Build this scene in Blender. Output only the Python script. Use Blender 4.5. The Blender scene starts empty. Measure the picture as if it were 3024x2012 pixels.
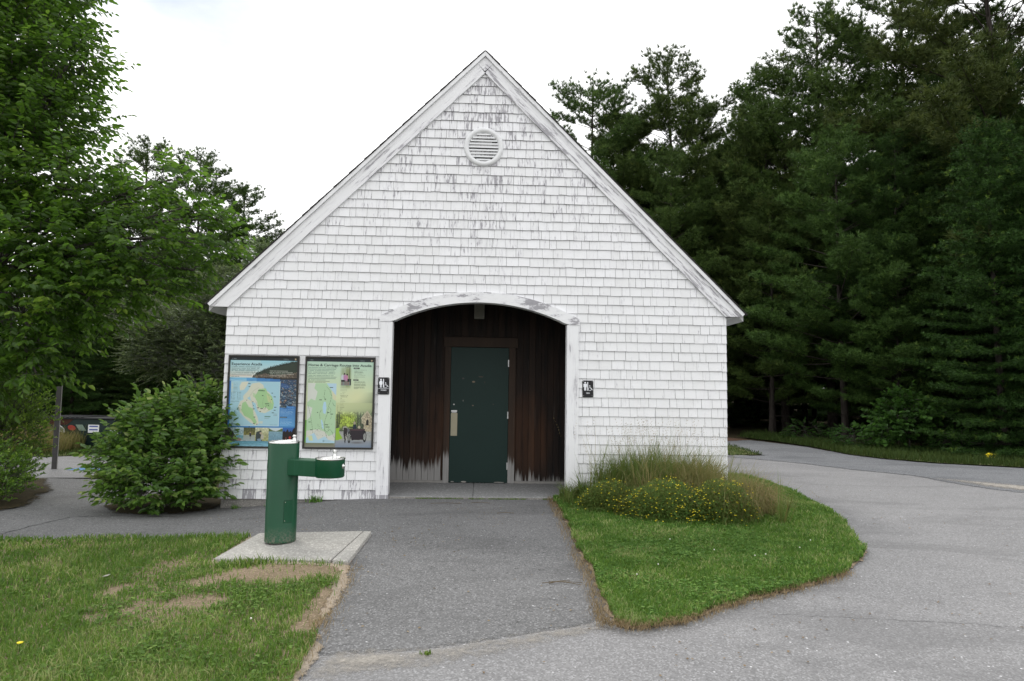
import bpy, bmesh, math, random
import numpy as np
from mathutils import Vector, Matrix
from mathutils.geometry import delaunay_2d_cdt

sc = bpy.context.scene
COL = sc.collection
R_ = math.radians

# ------------------------------------------------------------------ camera, sky, sun, exposure
def set_camera():
    pitch, roll, yaw = 0.07587, 0.01509, -0.04283
    cy, sy, cp, sp, cr, sr = math.cos(yaw), math.sin(yaw), math.cos(pitch), math.sin(pitch), math.cos(roll), math.sin(roll)
    right = Vector((cy, sy, 0)); fwd = Vector((-sy*cp, cy*cp, sp)); up = right.cross(fwd)
    r = cr*right + sr*up; u = -sr*right + cr*up
    cam = bpy.data.cameras.new('camera'); o = bpy.data.objects.new('camera', cam); COL.objects.link(o)
    m = Matrix(((r.x, u.x, -fwd.x, 0.0377), (r.y, u.y, -fwd.y, -9.4234), (r.z, u.z, -fwd.z, 1.4262), (0, 0, 0, 1)))
    o.matrix_world = m
    cam.lens = 24; cam.sensor_width = 36; cam.clip_end = 2000; cam.clip_start = 0.05
    sc.camera = o
set_camera()
SUN_EL, SUN_AZ = R_(52), R_(-32)          # azimuth measured from +Y towards +X: behind the building, a little left
world = bpy.data.worlds.new('World'); sc.world = world; world.use_nodes = True
nt = world.node_tree; nt.nodes.clear()
wo = nt.nodes.new('ShaderNodeOutputWorld'); bgn = nt.nodes.new('ShaderNodeBackground')
sky = nt.nodes.new('ShaderNodeTexSky'); sky.sky_type = 'NISHITA'; sky.sun_disc = False
sky.sun_elevation = SUN_EL; sky.sun_rotation = SUN_AZ; sky.air_density = 1.0; sky.dust_density = 0.6
tc = nt.nodes.new('ShaderNodeTexCoord'); mp = nt.nodes.new('ShaderNodeMapping'); mp.inputs['Scale'].default_value = (1, 1, 2.2)
mp.inputs['Location'].default_value = (0.35, 0.1, 0.0)
noi = nt.nodes.new('ShaderNodeTexNoise'); noi.inputs['Scale'].default_value = 1.7; noi.inputs['Detail'].default_value = 7; noi.inputs['Roughness'].default_value = 0.52
ramp = nt.nodes.new('ShaderNodeValToRGB'); ramp.color_ramp.elements[0].position = 0.36; ramp.color_ramp.elements[1].position = 0.60; ramp.color_ramp.elements[0].color = (.30, .30, .30, 1)
noi2 = nt.nodes.new('ShaderNodeTexNoise'); noi2.inputs['Scale'].default_value = 3.1; noi2.inputs['Detail'].default_value = 4
cmix = nt.nodes.new('ShaderNodeMix'); cmix.data_type = 'RGBA'
cmix.inputs[6].default_value = (13.0, 13.1, 13.3, 1); cmix.inputs[7].default_value = (15.9, 15.9, 15.8, 1)
mix = nt.nodes.new('ShaderNodeMix'); mix.data_type = 'RGBA'
L = nt.links.new
L(tc.outputs['Generated'], mp.inputs['Vector']); L(mp.outputs[0], noi.inputs['Vector']); L(mp.outputs[0], noi2.inputs['Vector'])
vd = nt.nodes.new('ShaderNodeVectorMath'); vd.operation = 'DISTANCE'; L(tc.outputs['Generated'], vd.inputs[0]); vd.inputs[1].default_value = (-0.36, 0.80, 0.50)
gap = nt.nodes.new('ShaderNodeMath'); gap.operation = 'MULTIPLY_ADD'; L(vd.outputs['Value'], gap.inputs[0]); gap.inputs[1].default_value = 1.15; gap.inputs[2].default_value = -0.21
gad = nt.nodes.new('ShaderNodeMath'); gad.operation = 'ADD'; L(gap.outputs[0], gad.inputs[0]); L(noi.outputs[0], gad.inputs[1])
L(gad.outputs[0], ramp.inputs[0]); L(noi2.outputs[0], cmix.inputs[0]); L(ramp.outputs[0], mix.inputs[0])
L(sky.outputs[0], mix.inputs[6]); L(cmix.outputs[2], mix.inputs[7]); L(mix.outputs[2], bgn.inputs[0])
bgn.inputs[1].default_value = 0.10; L(bgn.outputs[0], wo.inputs[0])
sun = bpy.data.lights.new('sun', 'SUN'); sun.energy = 1.1; sun.angle = R_(14); sun.color = (1.0, 0.96, 0.9)
so = bpy.data.objects.new('sun', sun); COL.objects.link(so)
sd = Vector((math.sin(SUN_AZ)*math.cos(SUN_EL), math.cos(SUN_AZ)*math.cos(SUN_EL), math.sin(SUN_EL)))
so.rotation_euler = sd.to_track_quat('Z', 'Y').to_euler(); so.location = (-20, 30, 40)
sc.view_settings.view_transform = 'Standard'; sc.view_settings.look = 'None'
sc.view_settings.exposure = 0.15; sc.view_settings.gamma = 1.0
sc.cycles.max_bounces = 6; sc.cycles.diffuse_bounces = 3; sc.cycles.glossy_bounces = 2; sc.cycles.transmission_bounces = 3
sc.cycles.use_denoising = True
try: sc.cycles.denoising_prefilter = 'ACCURATE'
except Exception: pass

# ------------------------------------------------------------------ helpers
def ss(t):
    t = np.clip(t, 0, 1); return t*t*(3-2*t)
def g(x, y):                              # height of the ground
    x = np.asarray(x, float); y = np.asarray(y, float)
    return -0.035 - 0.16*ss((-x-1.2)/2.6) - 0.10*ss((-y-0.3)/7.0)
def gz(x, y): return float(g(x, y))
_rs = np.random.RandomState(3); _tab = _rs.rand(256, 256)
def vnoise(x, y, s=1.0, o=0):
    x = np.asarray(x, float)*s + 17.3*o + 500; y = np.asarray(y, float)*s + 7.7*o + 500
    xi = np.floor(x).astype(int); yi = np.floor(y).astype(int); fx = x-xi; fy = y-yi
    fx = fx*fx*(3-2*fx); fy = fy*fy*(3-2*fy)
    T = lambda a, b: _tab[a % 256, b % 256]
    return (T(xi, yi)*(1-fx)+T(xi+1, yi)*fx)*(1-fy) + (T(xi, yi+1)*(1-fx)+T(xi+1, yi+1)*fx)*fy
def fbm(x, y, s=1.0, o=0):
    return (vnoise(x, y, s, o)*.5 + vnoise(x, y, s*2.1, o+1)*.27 + vnoise(x, y, s*4.3, o+2)*.15 + vnoise(x, y, s*9, o+3)*.08)
def link(o, parent=None):
    COL.objects.link(o)
    if parent is not None: o.parent = parent
    return o
def tag(o, label=None, cat=None, group=None, kind=None):
    if label: o['label'] = label
    if cat: o['category'] = cat
    if group: o['group'] = group
    if kind: o['kind'] = kind
    return o
def empty(name, loc=(0, 0, 0), rz=0):
    o = bpy.data.objects.new(name, None); o.location = loc; o.rotation_euler = (0, 0, rz); o.empty_display_size = .3
    return link(o)
def mesh_arr(name, V, F, mat, attrs=None, smooth=False):
    V = np.asarray(V, np.float32); F = np.asarray(F, np.int32); k = F.shape[1]
    me = bpy.data.meshes.new(name)
    me.vertices.add(len(V)); me.vertices.foreach_set('co', V.ravel())
    me.loops.add(F.size); me.loops.foreach_set('vertex_index', F.ravel())
    me.polygons.add(len(F)); me.polygons.foreach_set('loop_start', np.arange(0, F.size, k, dtype=np.int32))
    if smooth: me.polygons.foreach_set('use_smooth', np.ones(len(F), bool))
    for an, av in (attrs or {}).items():
        a = me.attributes.new(an, 'FLOAT', 'POINT'); a.data.foreach_set('value', np.asarray(av, np.float32).ravel())
    me.update(calc_edges=True); me.validate()
    if mat is not None: me.materials.append(mat)
    return me
def obj_arr(name, V, F, mat, parent=None, attrs=None, smooth=False):
    return link(bpy.data.objects.new(name, mesh_arr(name, V, F, mat, attrs, smooth)), parent)

class MB:
    def __init__(s): s.v = []; s.f = []; s.m = []; s.sm = []; s.at = {}
    def add(s, vs, fs, mi=0, smooth=False, at=None):
        b = len(s.v); s.v += [tuple(v) for v in vs]; s.f += [tuple(b+i for i in f) for f in fs]
        s.m += [mi]*len(fs); s.sm += [smooth]*len(fs)
        for k in (at or {}): s.at.setdefault(k, {}); s.at[k].update({b+i: (at[k][i] if isinstance(at[k], (list, tuple)) else at[k]) for i in range(len(vs))})
        return s
    def box(s, x0, x1, y0, y1, z0, z1, mi=0, at=None):
        v = [(x0,y0,z0),(x1,y0,z0),(x1,y1,z0),(x0,y1,z0),(x0,y0,z1),(x1,y0,z1),(x1,y1,z1),(x0,y1,z1)]
        return s.add(v, [(0,3,2,1),(4,5,6,7),(0,1,5,4),(1,2,6,5),(2,3,7,6),(3,0,4,7)], mi, at=at)
    def lathe(s, prof, c=(0,0,0), n=32, mi=0, smooth=True, axis='z', cap=True):
        vs = []; m = len(prof)
        for i in range(n):
            a = 2*math.pi*i/n
            for r, h in prof:
                p = (r*math.cos(a), r*math.sin(a), h)
                if axis == 'y': p = (p[0], -h, p[1])
                if axis == 'x': p = (h, p[0], p[1])
                vs.append((p[0]+c[0], p[1]+c[1], p[2]+c[2]))
        fs = []
        for i in range(n):
            j = (i+1) % n
            for k in range(m-1): fs.append((i*m+k, j*m+k, j*m+k+1, i*m+k+1))
        s.add(vs, fs, mi, smooth)
        if cap:
            for k, rev in ((0, True), (m-1, False)):
                if prof[k][0] > 1e-5:
                    ring = [vs[i*m+k] for i in range(n)]
                    s.add(ring, [tuple(range(n))[::-1] if rev else tuple(range(n))], mi)
        return s
    def tube(s, pts, rad, n=6, mi=0, smooth=True, cap=True):
        pts = [Vector(p) for p in pts]; rings = []
        up = Vector((0, 0, 1))
        for i, p in enumerate(pts):
            d = (pts[min(i+1, len(pts)-1)] - pts[max(i-1, 0)])
            if d.length < 1e-9: d = Vector((0, 0, 1))
            d.normalize(); a = d.cross(up)
            if a.length < .05: a = d.cross(Vector((1, 0, 0)))
            a.normalize(); b = d.cross(a); r = rad[i] if hasattr(rad, '__len__') else rad
            rings += [tuple(p + a*(r*math.cos(2*math.pi*k/n)) + b*(r*math.sin(2*math.pi*k/n))) for k in range(n)]
        fs = []
        for i in range(len(pts)-1):
            for k in range(n): fs.append((i*n+k, i*n+(k+1) % n, (i+1)*n+(k+1) % n, (i+1)*n+k))
        if cap: fs += [tuple(range(n))[::-1], tuple((len(pts)-1)*n+k for k in range(n))]
        return s.add(rings, fs, mi, smooth)
    def prism(s, poly, y0, y1, mi=0, at=None):      # polygon in x,z extruded along y (y0 = front)
        n = len(poly)
        v = [(x, y0, z) for x, z in poly] + [(x, y1, z) for x, z in poly]
        return s.add(v, [tuple(range(n)), tuple(range(2*n-1, n-1, -1))] + [(i, i+n, (i+1) % n+n, (i+1) % n) for i in range(n)], mi, at=at)
    def build(s, name, mats, parent=None, bevel=0, seg=2):
        me = bpy.data.meshes.new(name); me.from_pydata(s.v, [], s.f)
        if not isinstance(mats, (list, tuple)): mats = [mats]
        for m in mats: me.materials.append(m)
        me.polygons.foreach_set('material_index', s.m); me.polygons.foreach_set('use_smooth', s.sm)
        for k, d in s.at.items():
            a = me.attributes.new(k, 'FLOAT', 'POINT'); arr = np.zeros(len(s.v), np.float32)
            for i, x in d.items(): arr[i] = x
            a.data.foreach_set('value', arr)
        me.update()
        bm = bmesh.new(); bm.from_mesh(me); bmesh.ops.recalc_face_normals(bm, faces=bm.faces)
        if bevel:
            es = [e for e in bm.edges if len(e.link_faces) == 2 and e.calc_face_angle(0) > .6]
            bmesh.ops.bevel(bm, geom=es, offset=bevel, segments=seg, affect='EDGES', profile=.6)
        bm.to_mesh(me); bm.free()
        return link(bpy.data.objects.new(name, me), parent)

# ------------------------------------------------------------------ materials
class N:
    def __init__(s, name, rough=.7, spec=.3):
        s.m = bpy.data.materials.new(name); s.m.use_nodes = True; s.t = s.m.node_tree
        s.b = s.t.nodes['Principled BSDF']; s.out = s.t.nodes['Material Output']
        s.b.inputs['Roughness'].default_value = rough; s.b.inputs['Specular IOR Level'].default_value = spec
        s.tc = s.t.nodes.new('ShaderNodeTexCoord')
    def n(s, ty, **kw):
        o = s.t.nodes.new('ShaderNode'+ty)
        for k, v in kw.items(): setattr(o, k, v)
        return o
    def l(s, a, b): s.t.links.new(a, b)
    def put(s, sock, v):
        if hasattr(v, 'is_output') or isinstance(v, bpy.types.NodeSocket): s.l(v, sock)
        else: sock.default_value = v
    def coord(s, scale=(1, 1, 1), kind='Object', rot=(0, 0, 0)):
        m = s.n('Mapping'); m.inputs['Scale'].default_value = scale; m.inputs['Rotation'].default_value = rot
        s.l(s.tc.outputs[kind], m.inputs[0]); return m.outputs[0]
    def noise(s, vec, scale=5, det=4, rough=.5, dist=0):
        o = s.n('TexNoise'); s.l(vec, o.inputs['Vector']); o.inputs['Scale'].default_value = scale
        o.inputs['Detail'].default_value = det; o.inputs['Roughness'].default_value = rough; o.inputs['Distortion'].default_value = dist
        return o.outputs[0]
    def vor(s, vec, scale=5, feat='F1', out='Distance'):
        o = s.n('TexVoronoi'); o.feature = feat; s.l(vec, o.inputs['Vector']); o.inputs['Scale'].default_value = scale; return o.outputs[out]
    def ramp(s, fac, stops):
        o = s.n('ValToRGB'); cr = o.color_ramp
        while len(cr.elements) > 1: cr.elements.remove(cr.elements[-1])
        for i, (p, c) in enumerate(stops):
            e = cr.elements[0] if i == 0 else cr.elements.new(p)
            e.position = p; e.color = (c, c, c, 1) if not hasattr(c, '__len__') else (*c, 1)
        s.l(fac, o.inputs[0]); return o.outputs[0]
    def mix(s, fac, a, b, mode='MIX'):
        o = s.n('Mix', data_type='RGBA', blend_type=mode); s.put(o.inputs[0], fac)
        s.put(o.inputs[6], (*a, 1) if isinstance(a, tuple) else a); s.put(o.inputs[7], (*b, 1) if isinstance(b, tuple) else b)
        return o.outputs[2]
    def math(s, op, a, b=0.0, c=None, clamp=False):
        o = s.n('Math', operation=op, use_clamp=clamp); s.put(o.inputs[0], a); s.put(o.inputs[1], b)
        if c is not None: s.put(o.inputs[2], c)
        return o.outputs[0]
    def attr(s, name): o = s.n('Attribute', attribute_name=name); return o.outputs['Fac']
    def sep(s, vec): o = s.n('SeparateXYZ'); s.l(vec, o.inputs[0]); return o.outputs
    def bump(s, h, strength=.3, dist=.01):
        o = s.n('Bump'); s.l(h, o.inputs['Height']); o.inputs['Strength'].default_value = strength; o.inputs['Distance'].default_value = dist
        s.l(o.outputs[0], s.b.inputs['Normal'])
    def col(s, c): s.put(s.b.inputs['Base Color'], (*c, 1) if isinstance(c, tuple) else c); return s

def plain(name, c, rough=.6, metal=0, var=.12, scale=8, bump=.1):
    k = N(name, rough); v = k.coord(); n1 = k.noise(v, scale, 5, .6)
    k.col(k.mix(n1, tuple(x*(1-var) for x in c), tuple(min(1, x*(1+var)) for x in c)))
    k.b.inputs['Metallic'].default_value = metal
    if bump: k.bump(k.noise(v, scale*8, 3), bump, .003)
    return k.m

def asphalt(name, lo, hi, fleck, worn=.5):
    k = N(name, .88, .25); v = k.coord()
    big = k.noise(v, .55, 5, .6); mid = k.noise(v, 6, 4, .6)
    base = k.mix(k.ramp(big, [(.3, 0.0), (.7, 1.0)]), lo, hi)
    base = k.mix(k.math('MULTIPLY', mid, .35), base, tuple(x*1.35 for x in hi))
    cell = k.vor(v, 95, out='Color'); cb = k.n('RGBToBW'); k.l(cell, cb.inputs[0])
    base = k.mix(k.ramp(cb.outputs[0], [(.26, .38), (.5, 0)]), base, tuple(x*.5 for x in lo))      # dark gaps between the stones
    base = k.mix(k.ramp(cb.outputs[0], [(.68, 0), (.82, .5)]), base, fleck)                          # pale stones
    st = k.noise(k.coord((.35, .9, 1)), 1.0, 6, .65, 1.2); base = k.mix(k.ramp(st, [(.52, 0), (.62, .38)]), base, tuple(x*.72 for x in lo)); base = k.mix(k.ramp(st, [(.30, .5), (.42, 0)]), base, tuple(x*1.18 for x in hi))
    d2 = k.vor(v, 30, out='Color'); c2 = k.n('RGBToBW'); k.l(d2, c2.inputs[0]); dd = k.vor(v, 30)
    f2 = k.math('MULTIPLY', k.ramp(c2.outputs[0], [(.86, 0), (.90, 1)]), k.ramp(dd, [(.16, 1), (.24, 0)]))
    base = k.mix(f2, base, tuple(min(1, x*1.7) for x in fleck))
    k.col(base)
    h = k.math('ADD', k.vor(v, 95), k.math('MULTIPLY', k.noise(v, 220, 2), .5))
    k.bump(h, .4, .005)
    return k.m

def leafmat(name, c1, c2, c3=None, trans=.35, rough=.42, spec=.4):
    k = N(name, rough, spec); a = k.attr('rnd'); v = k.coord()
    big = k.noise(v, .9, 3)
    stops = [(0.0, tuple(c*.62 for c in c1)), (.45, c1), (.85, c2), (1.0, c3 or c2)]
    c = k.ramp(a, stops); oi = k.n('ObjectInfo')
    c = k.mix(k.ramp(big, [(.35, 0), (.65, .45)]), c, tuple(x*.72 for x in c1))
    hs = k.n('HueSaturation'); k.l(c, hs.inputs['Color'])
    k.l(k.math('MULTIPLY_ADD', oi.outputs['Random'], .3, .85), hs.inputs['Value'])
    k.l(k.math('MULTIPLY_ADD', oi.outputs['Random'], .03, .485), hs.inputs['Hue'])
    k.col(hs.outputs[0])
    if trans:
        tr = k.n('BsdfTranslucent'); mx = k.n('MixShader'); mx.inputs[0].default_value = trans
        t2 = k.mix(.5, hs.outputs[0], tuple(min(1, x*1.9) for x in c2)); k.l(t2, tr.inputs[0])
        k.l(k.b.outputs[0], mx.inputs[1]); k.l(tr.outputs[0], mx.inputs[2]); k.l(mx.outputs[0], k.out.inputs[0])
    return k.m

def bark(name, c1, c2):
    k = N(name, .9, .1); v = k.coord((1, 1, .25)); n1 = k.noise(v, 14, 6, .65)
    k.col(k.mix(k.ramp(n1, [(.35, 0), (.65, 1)]), c1, c2)); k.bump(n1, .6, .02); return k.m

def peeling(name, paint=(.815, .82, .84), wood=(.27, .265, .285), streak=(34, 34, 4.2), use_attr=True, amount=.5, grain_rot=(0, 0, 0)):
    k = N(name, .62, .3)
    v = k.coord(streak, rot=grain_rot); v0 = k.coord()
    n1 = k.noise(v, 1.0, 7, .68); patch = k.noise(v0, 4.2, 3, .5)
    amt = k.attr('peel') if use_attr else None
    # threshold falls where the paint has gone
    val = k.math('ADD', k.math('MULTIPLY', n1, .86), k.math('MULTIPLY', patch, .14))
    thr = k.math('MULTIPLY_ADD', amt, -.21, .675) if use_attr else .675-.21*amount
    m = k.math('SUBTRACT', val, thr); m = k.ramp(k.math('MULTIPLY_ADD', m, 8, .5, True), [(.35, 0), (.72, 1)])
    soft = k.math('SUBTRACT', val, k.math('SUBTRACT', thr, .07)) ; soft = k.ramp(k.math('MULTIPLY_ADD', soft, 6, .5, True), [(.3, 0), (.9, .42)])
    dirt = k.noise(v0, 1.3, 4, .6)
    sh = k.attr('rnd')
    p = k.mix(k.math('MULTIPLY', sh, .55), paint, (paint[0]*.90, paint[1]*.90, paint[2]*.885))
    p = k.mix(k.ramp(dirt, [(.42, 0), (.75, .35)]), p, (paint[0]*.84, paint[1]*.84, paint[2]*.82))
    w = k.mix(k.noise(v, 2.5, 4), wood, tuple(x*1.5 for x in wood))
    c = k.mix(soft, p, tuple(x*1.9 for x in wood)); c = k.mix(m, c, w)
    k.col(c); k.bump(k.math('SUBTRACT', k.noise(v, 3, 3), k.math('MULTIPLY', m, .8)), .25, .004)
    return k.m

def soilmat(name, c1, c2, c3, s=1.0):
    k = N(name, .95, .1); v = k.coord()
    n1 = k.noise(v, 1.6*s, 6, .65); n2 = k.noise(v, 38*s, 5, .7); cell = k.vor(v, 120*s, out='Color'); cb = k.n('RGBToBW'); k.l(cell, cb.inputs[0])
    c = k.mix(k.ramp(n1, [(.35, 0), (.65, 1)]), c1, c2); c = k.mix(k.ramp(n2, [(.4, 0), (.7, .8)]), c, c3)
    c = k.mix(k.ramp(cb.outputs[0], [(.7, 0), (.85, .5)]), c, tuple(min(1, x*1.8) for x in c2))
    k.col(c); k.bump(n2, .6, .015); return k.m

M = {}
M['path'] = asphalt('path asphalt', (.118, .118, .119), (.170, .170, .172), (.34, .34, .35))
M['road'] = asphalt('road asphalt', (.185, .184, .187), (.235, .233, .236), (.40, .40, .41))
M['gravel'] = asphalt('blue grey gravel', (.11, .115, .125), (.17, .175, .185), (.38, .39, .40))
M['sand'] = soilmat('sandy verge', (.33, .26, .19), (.25, .22, .18), (.42, .35, .28))
M['needles'] = soilmat('dry grass litter', (.33, .25, .17), (.26, .205, .145), (.46, .37, .27), 1.6)
M['soil'] = soilmat('lawn soil', (.19, .145, .10), (.27, .205, .15), (.12, .11, .06))
M['lawnsoil'] = soilmat('turf base', (.09, .12, .04), (.15, .13, .07), (.06, .10, .03))
M['floor'] = soilmat('forest floor', (.045, .035, .022), (.07, .05, .03), (.03, .04, .015), .5)
M['red_litter'] = soilmat('needle litter', (.12, .07, .045), (.09, .055, .04), (.15, .09, .06), .8)
M['concrete'] = soilmat('pad concrete', (.34, .33, .31), (.42, .41, .385), (.29, .28, .26), .7)
M['slab'] = soilmat('porch slab', (.26, .265, .265), (.31, .31, .31), (.22, .22, .22), .5)
M['found'] = soilmat('foundation concrete', (.22, .21, .20), (.28, .27, .25), (.16, .155, .145), .8)
M['shingle'] = peeling('weathered white shingle')
M['shbutt'] = plain('shingle butt', (.085, .085, .09), .9)  # bare wood; shade under courses and in gaps is put into this dark colour
M['trim'] = peeling('peeling trim paint', streak=(20, 20, 2.2), use_attr=True)
M['rake'] = peeling('peeling rake board', streak=(3.0, 26, 26))
M['arch'] = peeling('peeling arch board', streak=(6, 14, 16))
M['white'] = plain('white paint', (.81, .815, .83), .5, var=.05)
M['vent'] = plain('vent plastic', (.74, .75, .76), .45, var=.03, bump=0)
M['black'] = plain('dark void', (.012, .012, .012), .9, bump=0)
M['roof'] = plain('roof shingle', (.035, .033, .032), .95, var=.35, scale=20, bump=.5)
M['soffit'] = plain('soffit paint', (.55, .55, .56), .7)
M['green'] = plain('green enamel', (.003, .066, .028), .36, var=.18, scale=3, bump=0)
def enamel():
    k = N('scuffed green enamel', .34, .45); v = k.coord(); o = k.sep(k.tc.outputs['Object']); n1 = k.noise(v, 3, 4); st = k.noise(k.coord((28, 28, 1.6)), 1.0, 5, .6); fn = k.noise(v, 60, 4, .7)
    c = k.mix(n1, (.0022, .052, .022), (.0036, .076, .032)); c = k.mix(k.ramp(st, [(.60, 0), (.75, .35)]), c, (.02, .10, .06))
    spl = k.math('MULTIPLY', k.ramp(o[2], [(.0, 1), (.16, 0)]), k.ramp(fn, [(.42, 0), (.62, .8)])); c = k.mix(spl, c, (.16, .14, .11))
    ch = k.ramp(k.noise(v, 42, 6, .8), [(.735, 0), (.75, 1)]); c = k.mix(k.math('MULTIPLY', ch, .5), c, (.25, .26, .24))
    k.col(c); k.l(k.math('MULTIPLY_ADD', fn, .25, .22), k.b.inputs['Roughness']); return k.m
M['green'] = enamel()
M['steel'] = plain('stainless steel', (.62, .62, .61), .22, metal=1, var=.08, scale=30, bump=0)
M['doorplate'] = plain('aged brass plate', (.36, .33, .24), .45, metal=.35, var=.1)
M['alu'] = plain('aluminium', (.62, .62, .62), .4, metal=.6, var=.05, bump=0)
M['frame'] = plain('bronze frame', (.032, .031, .028), .45, var=.1, bump=0)
M['signblk'] = plain('sign black', (.012, .012, .014), .4, var=.05, bump=0)
M['signwht'] = plain('sign white', (.82, .84, .88), .5, var=.02, bump=0)
M['ink'] = plain('ink', (.012, .022, .026), .6, var=.02, bump=0)
M['dump'] = plain('dumpster green', (.007, .022, .022), .5, var=.5, scale=3)
M['dumplid'] = plain('dumpster lid', (.02, .022, .026), .5, var=.3, scale=12)
M['rust'] = plain('rusty panel', (.06, .022, .014), .8, var=.4, scale=6)
M['stick_g'] = plain('sticker grey green', (.20, .27, .22), .6, var=.3, scale=20)
M['stick_r'] = plain('sticker red', (.38, .05, .04), .6, var=.3, scale=20)
M['stick_b'] = plain('sticker blue', (.06, .09, .38), .6, bump=0)
M['post'] = plain('post wood', (.10, .095, .095), .85, var=.3, scale=10)
M['postlight'] = plain('post edge', (.34, .33, .31), .7, var=.2)
M['blue'] = plain('marking blue', (.10, .22, .42), .8, var=.35, scale=6)
M['yellow'] = plain('yellow plastic', (.85, .66, .03), .5, var=.1)
M['lamp'] = plain('lamp lens', (.20, .19, .16), .4, var=.1)
M['lampf'] = plain('lamp housing', (.30, .29, .25), .5)
M['bark_p'] = bark('pine bark', (.025, .021, .018), (.065, .056, .05))
M['bark_g'] = bark('grey bark', (.05, .045, .04), (.13, .12, .11))
M['lichen'] = bark('lichen bark', (.12, .125, .11), (.27, .28, .25))
M['leaf_tree'] = leafmat('tree leaf', (.052, .130, .016), (.115, .235, .024), (.24, .37, .05), .50)
M['leaf_bush'] = leafmat('bush leaf', (.074, .165, .028), (.150, .265, .042), (.32, .39, .12), .36, .36, .55)
M['leaf_shrub'] = leafmat('shrub leaf', (.085, .19, .022), (.18, .31, .035), (.30, .42, .06), .36, .4, .5)
M['leaf_crab'] = leafmat('grey green leaf', (.08, .125, .045), (.15, .20, .075), (.22, .27, .12), .3)
M['leaf_maple'] = leafmat('maple leaf', (.028, .072, .012), (.055, .125, .020), None, .35, .6, .15)
M['pine'] = leafmat('pine needle', (.052, .094, .020), (.104, .166, .036), (.16, .22, .05), .15, .6, .2)
M['pine_y'] = leafmat('olive pine needle', (.058, .092, .022), (.115, .155, .036), (.16, .20, .055), .15, .6, .2)
M['spruce'] = leafmat('spruce needle', (.030, .068, .014), (.062, .130, .022), (.16, .24, .04), .15, .6, .2)
M['grass'] = leafmat('grass blade', (.078, .158, .022), (.195, .310, .050), (.43, .40, .20), .30, .5, .3)
M['clover'] = leafmat('clover leaf', (.095, .20, .040), (.17, .30, .065), (.25, .38, .10), .3, .6, .15)
M['tall'] = leafmat('tall grass blade', (.100, .185, .034), (.27, .225, .085), (.40, .30, .17), .35, .55, .3)
M['verge'] = leafmat('verge grass', (.050, .085, .018), (.105, .12, .035), (.24, .18, .09), .25, .6, .15)
M['dust'] = soilmat('road dust', (.27, .255, .235), (.31, .29, .26), (.36, .335, .30))
M['straw'] = leafmat('straw', (.22, .16, .08), (.34, .26, .14), (.45, .36, .22), .2, .6, .2)
M['flower'] = plain('yellow petal', (.85, .72, .04), .6, var=.15, bump=0)
M['wflower'] = plain('white clover flower', (.7, .68, .62), .6, var=.1, bump=0)

# stained boards of the entry, grey where the stain has worn away at the foot
def board_mat(nm='stained boards', lift=0):
    k = N(nm, .75, .25); v = k.coord((9, 9, 1.1)); o = k.sep(k.tc.outputs['Object'])
    n1 = k.noise(v, 1.0, 6, .6); n3 = k.noise(k.coord((30, 30, 1.2)), 1.0, 5, .65); big = k.noise(k.coord((2.0, 2.0, .9)), 1.0, 3)
    c = k.mix(k.ramp(n1, [(.35, 0), (.68, 1)]), (.0085, .0075, .0075), (.034, .020, .014))
    def blob(cx, cz, rx, rz):
        dx = k.math('DIVIDE', k.math('SUBTRACT', o[0], cx), rx); dz = k.math('DIVIDE', k.math('SUBTRACT', o[2], cz), rz)
        return k.math('SUBTRACT', 1.0, k.math('ADD', k.math('MULTIPLY', dx, dx), k.math('MULTIPLY', dz, dz)), clamp=True)
    for cx, cz, rx, rz, am in ((.78, .75, .40, .75, .9), (-.62, .8, .25, .8, .6), (-.95, .5, .3, .4, .3)):
        c = k.mix(k.math('MULTIPLY', k.math('MULTIPLY', blob(cx, cz, rx, rz), k.ramp(n1, [(.3, .25), (.62, 1)])), am), c, (.10, .043, .020))
    c = k.mix(k.math('MULTIPLY', k.attr('rnd'), .5), c, (.007, .006, .006)); c = k.mix(k.ramp(k.attr('rnd'), [(.0, .28), (.3, 0)]), c, (.055, .036, .026))
    c = k.mix(k.ramp(n3, [(.60, 0), (.72, .4)]), c, (.11, .10, .09))
    if lift: c = k.mix(.35, c, (.075, .052, .038))
    lim = k.math('ADD', k.attr('jag'), k.math('MULTIPLY_ADD', n3, .62, -.31))
    m = k.ramp(k.math('MULTIPLY_ADD', k.math('SUBTRACT', lim, o[2]), 6, .5, True), [(.15, 0), (.85, 1)])
    c = k.mix(m, c, k.mix(n3, (.20, .195, .19), (.42, .41, .40)))
    k.col(c); k.bump(n3, .3, .004); return k.m
M['board'] = board_mat(); M['casing'] = board_mat('stained casing', 1)
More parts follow.
